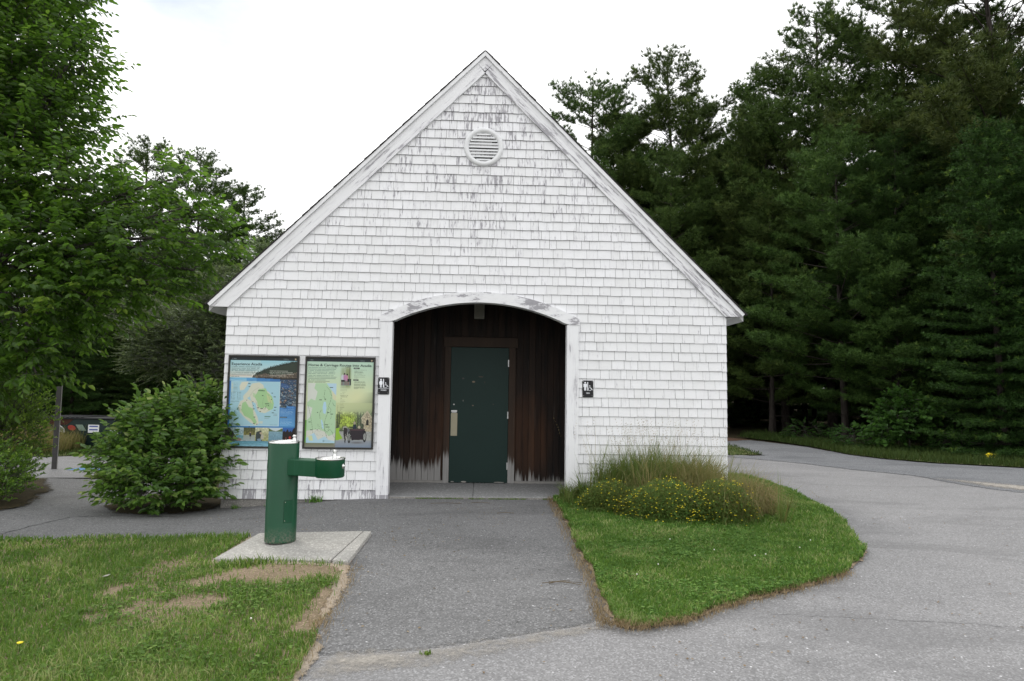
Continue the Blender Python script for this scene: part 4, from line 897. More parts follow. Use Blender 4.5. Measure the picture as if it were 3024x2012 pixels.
tx = MB(); put_text(tx, 'Horse & Carriage Routes into Acadia', .024+iw*.022, -.024-ih*.090, -.0150, iw*.945, ih*.028, .008)
put_text(tx, 'Horse & Carriage Routes into Acadia', .0245+iw*.022, -.024-ih*.090, -.0151, iw*.945, ih*.028, .008); tx.build('lettering', M['ink'], p2)

# ------------------------------------------------------------------ concrete pad and drinking fountain
pp = [(-2.313, -3.127), (-1.075, -3.435), (-1.059, -2.29), (-2.228, -2.15)]
pd = MB(); zt = [gz(*p)+.052 for p in pp]
def padbox(P, drop=0):
    z = [gz(*p)+.052-drop for p in P]; n = 4
    pd.add([(p[0], p[1], z[i]) for i, p in enumerate(P)]+[(p[0], p[1], z[i]-.12) for i, p in enumerate(P)], [(0, 1, 2, 3), (7, 6, 5, 4)]+[(i, i+4, (i+1) % 4+4, (i+1) % 4) for i in range(4)])
def lerp(a, b, t): return (a[0]+(b[0]-a[0])*t, a[1]+(b[1]-a[1])*t)
padbox([pp[0], lerp(pp[0], pp[1], .875), lerp(pp[3], pp[2], .925), pp[3]]); padbox([lerp(pp[0], pp[1], .885), pp[1], pp[2], lerp(pp[3], pp[2], .932)])
po = pd.build('concrete_pad', M['concrete'], None, .012, 2); tag(po, 'square concrete pad under the green drinking fountain', 'concrete pad')
FX, FY = -1.885, -2.60; FZ = gz(FX, FY)+.052
F = empty('drinking_fountain', (FX, FY, FZ)); tag(F, 'green two level drinking fountain with side bowl on the concrete pad', 'drinking fountain')
H1 = .912-FZ
c = MB(); c.lathe([(.146, 0), (.148, .012), (.146, .02), (.146, H1-.012), (.144, H1)], (0, 0, 0), 56, cap=False); c.add([(.146*math.cos(2*math.pi*i/56), .146*math.sin(2*math.pi*i/56), 0) for i in range(56)], [tuple(range(56))]); c.build('pedestal', M['green'], F)
c = MB(); c.lathe([(.147, H1-.010), (.148, H1+.004), (.142, H1+.009), (.130, H1+.006), (.118, H1-.010), (.06, H1-.045), (.001, H1-.05)], (0, 0, 0), 56, cap=False); c.build('basin', M['steel'], F)
def bubbler(x, y, z, tall, parent):
    c = MB(); c.lathe([(.022, 0), (.020, tall*.55), (.013, tall*.6), (.013, tall*.72), (.020, tall*.78), (.022, tall*.9), (.014, tall), (.001, tall*1.02)], (x, y, z), 20, cap=False); c.build('bubbler', M['steel'], parent)
bubbler(.085, .055, H1-.012, .075, F)
ang = R_(-22); ux, uy = math.cos(ang), math.sin(ang)
az0, az1 = .602-FZ, .757-FZ
def arm_box(t0, t1, hw, z0, z1, mb):
    v = []
    for z in (z0, z1):
        for t, s_ in ((t0, -1), (t1, -1), (t1, 1), (t0, 1)): v.append((ux*t-uy*hw*s_, uy*t+ux*hw*s_, z))
    mb.add(v, [(0, 3, 2, 1), (4, 5, 6, 7), (0, 1, 5, 4), (1, 2, 6, 5), (2, 3, 7, 6), (3, 0, 4, 7)])
c = MB(); arm_box(.10, .50, .088, az0, az1, c); c.build('arm', M['green'], F, .010, 3)
bx, by = ux*.535, uy*.535
c = MB(); c.lathe([(.001, az0-.002), (.128, az0-.002), (.136, az0+.008), (.137, az1+.012)], (bx, by, 0), 48, cap=False); c.build('side_bowl', M['green'], F)
c = MB(); c.lathe([(.136, az1+.008), (.140, az1+.012), (.140, az1+.024), (.132, az1+.027), (.122, az1+.018), (.10, az1-.01), (.001, az1-.03)], (bx, by, 0), 48, cap=False); c.build('basin', M['steel'], F)
bubbler(bx+.035, by+.03, az1+.0, .095, F)
c = MB(); c.lathe([(.024, 0), (.026, .006), (.022, .012), (.016, .014), (.014, .022), (.001, .024)], (0, 0, 0), 20, axis='x', cap=False); o = c.build('push_button', M['steel'], F)
o.location = (bx+ux*.128+.006, by+uy*.10, az1-.050); o.rotation_euler = (0, 0, 0)
c = MB(); n = 7
for i in range(n):
    a0, a1 = R_(-66+i*5), R_(-66+(i+1)*5); r0 = .1475
    c.add([(r0*math.cos(a0), r0*math.sin(a0), .19), (r0*math.cos(a1), r0*math.sin(a1), .19), (r0*math.cos(a1), r0*math.sin(a1), .40), (r0*math.cos(a0), r0*math.sin(a0), .40)], [(0, 1, 2, 3)], 0, True)
a0 = R_(-66.6); r0 = .1478; a1 = R_(-66)
c.add([(r0*math.cos(a0), r0*math.sin(a0), .19), (r0*math.cos(a1), r0*math.sin(a1), .19), (r0*math.cos(a1), r0*math.sin(a1), .40), (r0*math.cos(a0), r0*math.sin(a0), .40)], [(0, 1, 2, 3)], 1)
for z_ in (.1885, .4):
    for i in range(n):
        b0, b1 = R_(-66+i*5), R_(-66+(i+1)*5)
        c.add([(r0*math.cos(b0), r0*math.sin(b0), z_), (r0*math.cos(b1), r0*math.sin(b1), z_), (r0*math.cos(b1), r0*math.sin(b1), z_+.0015), (r0*math.cos(b0), r0*math.sin(b0), z_+.0015)], [(0, 1, 2, 3)], 1)
ao = c.build('access_panel', [M['green'], M['black']], F)
a = R_(-62)
for z_ in (.21, .385): c = MB(); c.lathe([(.0055, 0), (.004, .003)], (.1485*math.cos(a), .1485*math.sin(a)-.0, z_), 10, axis='y'); c.build('screw', M['steel'], ao)

# ------------------------------------------------------------------ post, dumpster, yellow marker
P = empty('wooden_post', (-8.2, 4.3, gz(-8.2, 4.3)), R_(28)); tag(P, 'slim grey post standing beside the path near the dumpster', 'post')
c = MB(); c.box(-.042, .042, -.045, .045, -.1, 1.60); c.build('shaft', M['post'], P, .006, 1); c = MB(); c.box(.043, .052, -.047, .047, -.1, 1.62); c.build('edge_strip', M['postlight'], P)
D = empty('dumpster', (-11.25, 8.9, gz(-9, 9)+.0), R_(-6)); D.scale = (.95, .9, .77); tag(D, 'dark green trash dumpster with stickers behind the big bush', 'dumpster')
# local: X along the long side, Y depth; front leans outward towards the top
def quadbox(mb, P8, mi=0): mb.add(P8, [(0, 3, 2, 1), (4, 5, 6, 7), (0, 1, 5, 4), (1, 2, 6, 5), (2, 3, 7, 6), (3, 0, 4, 7)], mi)
c = MB(); quadbox(c, [(.55, 0, .12), (2.35, 0, .12), (2.35, 1.0, .12), (.55, 1.0, .12), (-.05, -.0, 1.0), (2.35, -.0, 1.0), (2.35, 1.15, 1.0), (-.05, 1.15, 1.0)]); c.box(.8, 1.0, -.02, 1.0, 0, .12); c.box(2.0, 2.2, -.02, 1.0, 0, .12)
c.build('bin', M['dump'], D, .01, 1)
c = MB(); c.box(-.12, 2.42, -.05, 1.2, 1.0, 1.05)
for i in range(9): c.box(-.10+i*.14, -.02+i*.14, -.06, 1.2, 1.05, 1.075)
c.build('lid', M['dumplid'], D, .012, 1)
c = MB(); c.add([(.02, -.006, .98), (.80, -.006, .98), (.62, -.006, .80), (.18, -.006, .78)], [(0, 1, 2, 3)]); c.build('rust_patch', M['rust'], D)
def stick(cx, cz, rx, rz, m, sk=0, rnd_=True, y=-.008):
    mb = MB(); n = 20
    if rnd_: pts = [(cx+rx*math.cos(2*math.pi*i/n)+sk*rz*math.sin(2*math.pi*i/n), y, cz+rz*math.sin(2*math.pi*i/n)) for i in range(n)]
    else: pts = [(cx+a*rx+sk*b*rz, y, cz+b*rz) for a, b in ((-1, -1), (1, -1), (1, 1), (-1, 1))]
    mb.add(pts, [tuple(range(len(pts)))]); return mb.build('sticker', m, D)
stick(.45, .66, .10, .13, M['signwht'], -.6); stick(.45, .66, .07, .09, M['stick_g'], -.6, y=-.010)
stick(.76, .70, .11, .09, M['stick_r'], -.3); stick(1.02, .71, .10, .10, M['stick_g'], -.6, False)
stick(1.38, .68, .155, .135, M['signwht'], 0, False); stick(1.38, .76, .12, .02, M['stick_b'], 0, False, -.010); stick(1.38, .65, .12, .02, M['stick_b'], 0, False, -.010)
stick(1.92, .48, .17, .17, M['signwht']); stick(1.87, .52, .05, .05, M['stick_g'], y=-.010); stick(1.97, .44, .06, .05, M['stick_g'], y=-.010)

# ------------------------------------------------------------------ vegetation
def frame_for(D):
    D = D/(np.linalg.norm(D, axis=1, keepdims=True)+1e-9); up = np.tile([0., 0., 1.], (len(D), 1)); a = np.cross(D, up); l = np.linalg.norm(a, axis=1, keepdims=True)
    a = np.where(l < .05, [1., 0, 0], a/np.maximum(l, 1e-6)); b = np.cross(a, D); return D, a, b
LEAF = np.array([(0, 0, 0), (.28, .5, .10), (.68, .40, .06), (1, 0, -.10), (.68, -.40, .06), (.28, -.5, .10)])
LEAFF = np.array([(0, 3, 2, 1), (0, 5, 4, 3)])
def leaves(P, D, size, wid, roll, rs, rnd_=None):
    D, a, b = frame_for(D); n = len(P); c, s_ = np.cos(roll)[:, None], np.sin(roll)[:, None]; a2 = a*c+b*s_; b2 = -a*s_+b*c
    T = LEAF; sz = size[:, None, None]
    V = P[:, None, :] + sz*(T[None, :, 0:1]*D[:, None, :] + T[None, :, 1:2]*wid*a2[:, None, :] + T[None, :, 2:3]*b2[:, None, :])
    F = (LEAFF[None] + (np.arange(n)*6)[:, None, None]).reshape(-1, 4)
    r = (rs.rand(n) if rnd_ is None else rnd_).repeat(6)
    return V.reshape(-1, 3), F, r
def needles(P, D, ln, w, k, spread, rs, upb=0.0):
    n = len(P); P2 = np.repeat(P, k, 0); D2 = np.repeat(D/(np.linalg.norm(D, axis=1, keepdims=True)+1e-9), k, 0) + rs.randn(n*k, 3)*spread
    D2[:, 2] += upb; D2 /= np.linalg.norm(D2, axis=1, keepdims=True)+1e-9; L_ = np.repeat(ln, k)[:, None]*rs.uniform(.7, 1.15, (n*k, 1))
    s_ = np.cross(D2, rs.randn(n*k, 3)); s_ /= np.linalg.norm(s_, axis=1, keepdims=True)+1e-9
    V = np.stack([P2-s_*w, P2+s_*w, P2+D2*L_], 1).reshape(-1, 3); F = np.arange(n*k*3).reshape(-1, 3)
    return V, F, np.repeat(np.clip(rs.normal(.42, .24, n), 0, 1), k*3)
def tubes(segs, mat, name, parent, n=5):
    mb = MB()
    for pts, rad in segs: mb.tube(pts, rad, n, cap=False)
    return mb.build(name, mat, parent)
def curve3(a, b, c, n):
    t = np.linspace(0, 1, n)[:, None]; return (1-t)**2*np.array(a)+2*t*(1-t)*np.array(b)+t*t*np.array(c)

def conifer(seed, H, base, R, kind='pine', lean=(0, 0), open_=0.0, nw=.78, tufts=1.0):
    """returns (crown mesh, trunk mesh) around the origin"""
    rs = np.random.RandomState(seed); segs = []; TP = []; TD = []; TL = []
    tr = np.array([[lean[0]*(t**1.4)*H+.10*math.sin(3*t+seed)*(H/10), lean[1]*t*H+.08*math.cos(2.3*t+seed)*(H/10), t*H-.2*(t == 0)] for t in np.linspace(0, 1, 12)])
    r0 = .0085*H+.03; segs.append((tr, [r0*(1-.93*t)+.012 for t in np.linspace(0, 1, 12)]))
    def trunk_at(z): return np.array([np.interp(z, tr[:, 2], tr[:, 0]), np.interp(z, tr[:, 2], tr[:, 1]), z])
    z = base
    if kind == 'pine':
        for zz in np.arange(max(1.0, base*.35), base, .7):       # dead stubs below the crown
            p = trunk_at(zz); a = rs.uniform(0, 6.28); l = rs.uniform(.4, 1.3); segs.append(([p, p+np.array([math.cos(a)*l, math.sin(a)*l, rs.uniform(-.1, .2)*l])], [.018, .006]))
    while z < H-.15:
        t = (z-base)/(H-base)
        if kind == 'pine': prof = (1-t**1.5)**.8*(.72+.28*min(1, t*5)); nb = rs.randint(4, 7)
        else: prof = (1-t)**.85*(.85+.15*min(1, t*6)); nb = rs.randint(7, 10)
        if open_ and rs.rand() < open_*.5: z += nw*.6; continue
        a0 = rs.uniform(0, 6.28); p0 = trunk_at(z)
        for b in range(nb):
            a = a0+b*6.283/nb+rs.uniform(-.35, .35); Lb = R*prof*rs.uniform(.5, 1.2)+.34
            h = np.array([math.cos(a), math.sin(a), 0]); side = np.array([-math.sin(a), math.cos(a), 0])
            if kind == 'pine': el = .05+.55*t+rs.uniform(-.22, .22); tip = .14*Lb
            else: el = -.28+.75*t+rs.uniform(-.08, .08); tip = .10*Lb
            c1 = p0+h*Lb*.55+np.array([0, 0, math.tan(el)*Lb*.5 if kind == 'pine' else math.tan(el)*Lb*.6]); c2 = p0+h*Lb+np.array([0, 0, math.tan(el)*Lb*.62+tip]); m = 6
            pts = curve3(p0, c1, c2, m); segs.append((pts, [max(.004, (.006+.006*Lb)*(1-.85*q)) for q in np.linspace(0, 1, m)]))
            # side shoots
            ns = max(3, int(Lb*(5.0 if kind == 'pine' else 6.5)*tufts))
            st = .40 if kind == 'pine' else .12
            for q in np.linspace(st, 1.0, ns):
                q = min(1, q+rs.uniform(-.03, .03)); i = q*(m-1); i0 = min(int(i), m-2); p = pts[i0]*(1-(i-i0))+pts[i0+1]*(i-i0); tang = pts[i0+1]-pts[i0]; tang /= np.linalg.norm(tang)
                for sgn in (-1, 1):
                    Ls_ = (.22+(.48 if kind == 'pine' else .36)*Lb*(1-q)*.8+.14*(q > .8))*rs.uniform(.6, 1.15)
                    if kind == 'pine': d = tang*.75+side*sgn*.75+np.array([0, 0, .28+rs.uniform(-.1, .15)])
                    else: d = tang*.8+side*sgn*.8+np.array([0, 0, -.10+rs.uniform(-.1, .1)])
                    d /= np.linalg.norm(d); nt_ = max(1, int(Ls_/(.125 if kind == 'pine' else .10)))
                    for j in range(nt_):
                        f = (j+.6)/nt_; TP.append(p+d*Ls_*f+rs.uniform(-.05, .05, 3)+np.array([0, 0, rs.uniform(-.04, .14)*(kind == 'pine')])); TD.append(d+np.array([0, 0, .45 if kind == 'pine' else .0])); TL.append(1)
                TP.append(p); TD.append(tang+np.array([0, 0, .2])); TL.append(1)
        z += nw*rs.uniform(.75, 1.2)*(1-.35*t)
    topn = 6
    for j in range(topn): TP.append(trunk_at(H-.1*j)); TD.append(np.array([rs.uniform(-.4, .4), rs.uniform(-.4, .4), 1.0])); TL.append(1)
    P = np.array(TP); Dn = np.array(TD)
    if kind == 'pine': V, F, r = needles(P, Dn, np.full(len(P), .19), .0115, 17, .80, rs, .22)
    else: V, F, r = needles(P, Dn, np.full(len(P), .135), .012, 13, .6, rs, .04)
    mk_ = mesh_arr('crown', V, F, None, {'rnd': r})
    mb = MB()
    for pts, rad in segs: mb.tube(pts, rad, 5, cap=False)
    ob = mb.build('trunk', M['bark_p']); tm = ob.data; bpy.data.objects.remove(ob)
    return mk_, tm
def place_tree(name, mk_, tm, x, y, rz, s_, mat, label, cat, group=None, hs=1.0):
    o = empty(name, (x, y, gz(x, y)-.03), rz); o.scale = (s_, s_, s_*hs)
    key = mk_.name+mat.name
    me = CM.get(key)
    if me is None: me = mk_.copy(); me.materials.clear(); me.materials.append(mat); CM[key] = me
    link(bpy.data.objects.new('crown', me), o); link(bpy.data.objects.new('trunk', tm), o)
    tag(o, label, cat, group); return o
CM = {}
V_ = {}
V_['a'] = conifer(1, 14, 5.0, 3.9, 'pine', (.02, 0), .12, .66, 1.2)
V_['b'] = conifer(2, 14, 2.2, 3.8, 'pine', (-.01, .01), .05, .66, 1.2)
V_['c'] = conifer(3, 11, 1.6, 3.3, 'pine', (0, 0), .0, .60, 1.2)
V_['d'] = conifer(4, 14, 1.5, 3.9, 'pine', (.03, 0), .0, .64, 1.2)
V_['s'] = conifer(5, 11, .5, 2.5, 'spruce', (0, 0), 0, .42)
V_['t'] = conifer(6, 12, 2.5, 1.5, 'spruce', (0, 0), 0, .45)
PI = math.pi
CONIF = [  # variant, x, y, height, rot, material, label
 ('a', 4.9, 22.5, 16.4, .3, 'pine', 'tall open crowned pine rising just right of the roof slope with sky gaps'),
 ('d', 8.8, 20.8, 17.2, 1.9, 'pine', 'pine with a thin leader, the highest point right of the roof'),
 ('a', 6.8, 23.5, 15.0, 2.9, 'pine', 'open pine between the roof side pine and the one with the leader'),
 ('b', 6.2, 21.0, 14.2, 5.0, 'pine', 'dense pine directly below and right of the open crowned pine by the roof'),
 ('d', 10.4, 21.5, 14.8, 2.4, 'pine', 'rounded dense pine between the leader pine and the narrow spire'),
 ('t', 14.6, 27.0, 19.0, .6, 'spruce', 'small narrow spire shaped conifer top against the sky right of the leader pine'),
 ('b', 12.5, 18.0, 15.6, 4.0, 'pine_y', 'broad pine with bare leaning limbs below the top of the photo right of the spire'),
 ('b', 14.0, 17.5, 17.6, 5.2, 'pine', 'leaning pine reaching the top edge of the photo right of centre of the wood'),
 ('d', 16.2, 15.5, 19.5, .9, 'pine', 'very tall dark pine passing out of the top of the photo'),
 ('d', 17.0, 11.5, 18.5, 2.2, 'pine_y', 'olive green pine mass filling the top right corner'),
 ('s', 14.6, 10.4, 10.6, .4, 'spruce', 'pointed olive conifer with its tip showing against the dark tall pines at right'),
 ('s', 13.2, 7.4, 8.8, 1.6, 'spruce', 'dark spruce with lime tipped layered boughs at the right edge'),
 ('s', 14.8, 7.0, 9.5, 3.1, 'spruce', 'dark spruce cut by the right edge of the photo'),
 ('c', 11.9, 12.6, 10.2, .2, 'pine', 'bushy pine with soft layered tufts in the middle of the right wood'),
 ('c', 10.6, 15.2, 8.6, 2.5, 'pine', 'bushy pine with shaded bare trunk nearest the building side'),
 ('c', 12.6, 10.6, 6.3, 4.4, 'pine', 'short tufted pine in front of the taller bushy one'),
 ('d', 11.6, 17.5, 13.2, 1.1, 'pine_y', 'yellow green drooping pine mass under the open topped pines'),
 ('b', 7.4, 17.5, 11.3, 3.6, 'pine', 'lower pine with a bright bough just above the right roof slope'),
 ('c', 8.9, 17.6, 6.4, .8, 'pine', 'low pine in shade beside the right wall of the building'),
]
def add_conif(v, x, y, h, rz, mat, label, group=None, w=1.0):
    H0 = {'a': 14, 'b': 14, 'c': 11, 'd': 14, 's': 11, 't': 12}[v]; s_ = h/H0
    return place_tree('pine_tree' if v not in 'st' else 'spruce_tree', *V_[v], x, y, rz, s_, M[mat], label, 'tree', group)
for v, x, y, h, rz, mt, lb in CONIF: add_conif(v, x, y, h, rz, mt, lb)
rt = random.Random(9)
GR = 'dark conifers at the back of the right wood'
for i in range(30):
    x = rt.uniform(4.5, 34); y = rt.uniform(24, 34)-.15*x
    if x < 10: y = rt.uniform(27, 34)
    h = rt.uniform(8.5, 11.5) if x < 12 else rt.uniform(11.5, 15)
    add_conif(rt.choice('cddss'), x, y, h, rt.uniform(0, 6.28), rt.choice(['pine', 'pine', 'spruce']), 'dark conifer standing deep in the shade at the back of the right wood', GR)
for i in range(14):
    x = rt.uniform(12.5, 24); y = rt.uniform(9.5, 20); h = rt.uniform(9, 15)
    if x/(y+9.4) < .62: x = .64*(y+9.4)+rt.uniform(0, 3)
    add_conif(rt.choice('dsdc'), x, y, h, rt.uniform(0, 6.28), rt.choice(['pine', 'spruce']), 'dark conifer standing deep in the shade at the back of the right wood', GR)
for i, (x, y, h) in enumerate([(4.6, 30, 7), (6.4, 28.5, 7.5), (8.2, 30, 8), (10.2, 27.0, 8.5), (3, 33, 7), (5.5, 33, 8), (12.2, 24, 9), (9.0, 33, 8.5), (7.2, 26.5, 5.8), (9.8, 24.5, 6.5)]):
    add_conif('s', x, y, h, rt.uniform(0, 6), 'spruce', 'dark conifer standing deep in the shade at the back of the right wood', GR)
for i in range(34):
    a = .10+.72*(i+.5)/34; dd = rt.uniform(44, 56); x = .04+dd*a+rt.uniform(-.5, .5); y = dd-9.4
    add_conif('s', x, y, rt.uniform(9.5, 12) if a > .42 else rt.uniform(6, 8), rt.uniform(0, 6.28), 'spruce', 'dark conifer standing deep in the shade at the back of the right wood', GR)
LEFT = [('b', -12.6, 16.5, 10.8, .4, 'pine', 'open topped grey green pine behind the leafy tree at left'),
        ('d', -10.3, 15.5, 10.2, 2.0, 'pine', 'feathery pine behind the leafy tree nearer the roof eave'),
        ('b', -9.3, 16.5, 9.3, 4.0, 'pine', 'sparse pine whose boughs reach the left roof slope')]
for v, x, y, h, rz, mt, lb in LEFT: add_conif(v, x, y, h, rz, mt, lb)
GL = 'dark conifers behind the parking lot'
for i in range(18):
    x = -7-rt.uniform(0, 17); y = rt.uniform(17, 26); h = rt.uniform(5.2, 7.6)
    add_conif(rt.choice('scs'), x, y, h, rt.uniform(0, 6.28), rt.choice(['pine', 'spruce']), 'dark conifer in the shaded wood behind the parking lot', GL)
for i in range(26):
    a = -.12-.66*(i+.5)/26; dd = rt.uniform(31, 42); add_conif('s', dd*a, dd-9.4, rt.uniform(6.5, 9), rt.uniform(0, 6.28), 'spruce', 'dark conifer in the shaded wood behind the parking lot', GL)
for i, (x, y, h) in enumerate([(-15.5, 12, 6.5), (-13, 13, 5.8), (-10.8, 13.3, 5.0), (-8.6, 13.6, 5.4), (-6.9, 13.5, 5.6), (-17.5, 12, 8), (-5.0, 15, 6)]):
    add_conif('s', x, y, h, rt.uniform(0, 6), 'spruce', 'dark conifer in the shaded wood behind the parking lot', GL)

def broadleaf(name, base, blobs, rs, leafm, barkm, label, cat, twigs, tl, lsize, lwid, nper, droop=.25, trunk_r=.12, hub=None, updir=.1, group=None, whorl=False, twig_r=.004, bright=0.0):
    """blobs: (x,y,z,rx,ry,rz,weight) world positions"""
    o = empty(name, (base[0], base[1], gz(base[0], base[1])-.02)); tag(o, label, cat, group); O = np.array([o.location.x, o.location.y, o.location.z])
    hub = np.array(hub if hub is not None else (base[0], base[1], base[2]+.4)); segs = []
    b0 = np.array([base[0], base[1], o.location.z]); segs.append((curve3(b0-O, (b0+hub)/2-O+np.array([.05, .03, 0]), hub-O, 6), list(np.linspace(trunk_r, trunk_r*.6, 6))))
    wsum = sum(b[6]*b[3]*b[4]*b[5] for b in blobs); LP = []; LD = []; LS = []; LR = []
    for bx, by, bz, rx, ry, rz, wt in blobs:
        c = np.array([bx, by, bz]); Rr = np.array([rx, ry, rz]); d0 = np.linalg.norm(c-hub); mid = (hub+c)/2+np.array([rs.uniform(-.1, .1)*d0, rs.uniform(-.1, .1)*d0, .12*d0])
        limb = curve3(hub, mid, c, 7); segs.append((limb-O, list(np.linspace(trunk_r*.45, trunk_r*.12+.004, 7))))
        nt_ = max(3, int(twigs*wt*rx*ry*rz/wsum)); nsub = max(3, nt_//14)
        subs = []
        for k in range(nsub):
            u = rs.randn(3); u /= np.linalg.norm(u); e = c+Rr*u*rs.uniform(.35, .8); s0 = limb[rs.randint(3, 7)]; pts = curve3(s0, (s0+e)/2+rs.uniform(-.08, .08, 3), e, 4)
            segs.append((pts-O, list(np.linspace(trunk_r*.11+.003, twig_r, 4)))); subs.append(pts)
        for k in range(nt_):
            u = rs.randn(3); u /= np.linalg.norm(u); rr = rs.uniform(.25, 1.0)**.45; p = c+Rr*u*rr*(.82+.36*rs.rand())
            sp = subs[rs.randint(len(subs))]
            out = (p-hub)/ (np.linalg.norm(p-hub)+1e-6)*.6 + u*.6 + rs.randn(3)*.3; out[2] = out[2]*.55+updir; out /= np.linalg.norm(out)
            L_ = tl*rs.uniform(.6, 1.25); e = p+out*L_+np.array([0, 0, -.12*L_])
            if rs.rand() < .5: q = sp[rs.randint(1, 4)]; 
            if k % 3 == 0:
                dq = [np.linalg.norm(s_[-1]-p) for s_ in subs]; q = subs[int(np.argmin(dq))][-1]; segs.append((np.array([q, (q+p)/2+rs.uniform(-.03, .03, 3), p])-O, [twig_r, twig_r*.8, twig_r*.7]))
            segs.append((np.array([p, e])-O, [twig_r*.8, twig_r*.35]))
            side = np.cross(out, [0, 0, 1.]); side /= np.linalg.norm(side)+1e-6; tone = np.clip(rs.normal(.40+bright, .2), 0, 1)
            for j in range(nper):
                f = (j+.5)/nper; s_ = 1 if j % 2 else -1; pos = p+out*L_*f+np.array([0, 0, -.12*L_*f*f])
                if whorl: dd = out*.5+rs.randn(3)*.55+np.array([0, 0, .35])
                elif j == nper-1: dd = out+np.array([0, 0, -droop])
                else: dd = out*.55+side*s_*.8+np.array([0, 0, -droop+rs.uniform(-.2, .15)])
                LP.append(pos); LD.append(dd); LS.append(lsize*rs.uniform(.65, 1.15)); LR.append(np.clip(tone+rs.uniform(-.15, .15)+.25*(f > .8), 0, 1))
    LP = np.array(LP)-O; V, F, r = leaves(LP, np.array(LD), np.array(LS), lwid, rs.normal(0, .95, len(LP)), rs, np.array(LR))
    obj_arr('foliage', V, F, leafm, o, {'rnd': r}); tubes([s_ for s_ in segs], barkm, 'branches', o, 4)
    return o
rs = np.random.RandomState(21)
T_BLOBS = [(-8.6, 1.8, 8.9, 1.6, 1.6, 1.3, 1), (-7.6, 1.5, 7.9, .95, 1.1, .9, 1.1), (-6.95, 1.4, 7.35, .50, .7, .45, 1.2), (-6.62, 1.3, 6.45, .52, .7, .40, 1.2), (-7.5, 1.5, 6.6, 1.0, 1.1, .8, 1.2), (-8.2, 1.8, 6.0, 1.1, 1.2, 1.1, 1),
           (-7.0, 1.4, 5.6, .85, .9, .5, 1.2), (-7.4, 1.3, 4.7, 1.0, 1.1, .8, 1.2), (-6.3, 1.2, 4.45, .75, .9, .5, 1.3), (-5.45, 1.2, 4.35, .40, .5, .28, 1.6), (-4.8, 1.1, 4.62, .36, .4, .26, 1.9), (-4.25, 1.1, 3.70, .40, .5, .36, 1.7), (-4.0, 1.0, 4.0, .16, .2, .12, 3.0), (-4.55, 1.0, 4.15, .20, .3, .12, 2.5), (-4.35, 1.0, 3.2, .22, .3, .2, 2),
           (-5.2, 1.1, 3.55, .70, .8, .50, 1.4), (-6.2, 1.1, 3.5, .8, 1.0, .6, 1.3), (-7.3, 1.2, 3.5, .9, 1.1, .7, 1.2), (-4.95, .9, 2.95, .50, .6, .28, 1.5), (-5.8, .9, 2.75, .6, .8, .42, 1.4), (-6.8, 1.0, 2.5, .8, .9, .5, 1.3),
           (-7.6, 1.1, 2.0, .7, .9, .5, 1.1), (-6.35, .7, 2.05, .5, .6, .26, 1.3), (-6.25, .5, 1.60, .36, .3, .12, 2.0), (-7.0, .8, 1.6, .5, .6, .3, 1.2), (-9.2, 2.2, 4, 1.2, 1.2, 1.5, .5), (-9.5, 2.2, 7, 1.4, 1.2, 1.5, .5)]
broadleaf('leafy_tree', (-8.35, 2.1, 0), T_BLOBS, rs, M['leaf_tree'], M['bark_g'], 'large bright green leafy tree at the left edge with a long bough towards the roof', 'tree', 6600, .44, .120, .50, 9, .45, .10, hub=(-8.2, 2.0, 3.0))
BU = [(-3.68, .1, 1.02, .26, .35, .26, 1.1), (-3.75, .0, 1.30, .10, .1, .10, 8), (-4.10, .05, 1.26, .08, .1, .10, 8), (-4.62, 0, .92, .10, .12, .10, 7), (-4.95, -.05, .55, .12, .1, .10, 7), (-4.22, .1, .50, .70, .60, .58, 1.2), (-3.82, .05, .88, .42, .5, .44, 1.2), (-4.25, .1, .86, .42, .5, .40, 1.2), (-4.62, -.1, .30, .28, .42, .32, 1.2), (-3.62, -.05, .55, .28, .42, .50, 1.2), (-4.1, -.35, .18, .62, .32, .34, 1.3), (-4.0, .3, 1.10, .42, .42, .22, 1.0), (-3.75, -.25, .12, .4, .22, .26, 1.2)]
rs = np.random.RandomState(22)
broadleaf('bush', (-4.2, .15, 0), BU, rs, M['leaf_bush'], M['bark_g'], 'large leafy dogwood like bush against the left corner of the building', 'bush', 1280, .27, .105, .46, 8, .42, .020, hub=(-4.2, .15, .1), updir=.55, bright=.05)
rs = np.random.RandomState(23)
broadleaf('shrub', (-6.95, .2, 0), [(-6.95, .2, .28, .85, .75, .42, 1), (-6.45, .0, .15, .42, .5, .30, 1), (-7.5, .4, .5, .6, .6, .4, 1)], rs, M['leaf_shrub'], M['bark_g'], 'low glossy green mounded shrub in the left foreground bed', 'shrub', 1500, .14, .052, .42, 8, .0, .03, hub=(-6.95, .2, .0), updir=.6, whorl=True)
rs = np.random.RandomState(24)
broadleaf('shrub', (-7.5, 1.7, 0), [(-7.45, 1.7, 1.0, .62, .6, .55, 1), (-7.2, 1.5, .6, .5, .5, .4, 1), (-7.9, 1.8, 1.1, .6, .6, .6, 1)], rs, M['leaf_shrub'], M['bark_g'], 'taller dark green shrub behind the low mound beside the grey post', 'shrub', 1300, .15, .055, .42, 8, .0, .03, hub=(-7.5, 1.7, .2), updir=.5, whorl=True)
rs = np.random.RandomState(25)
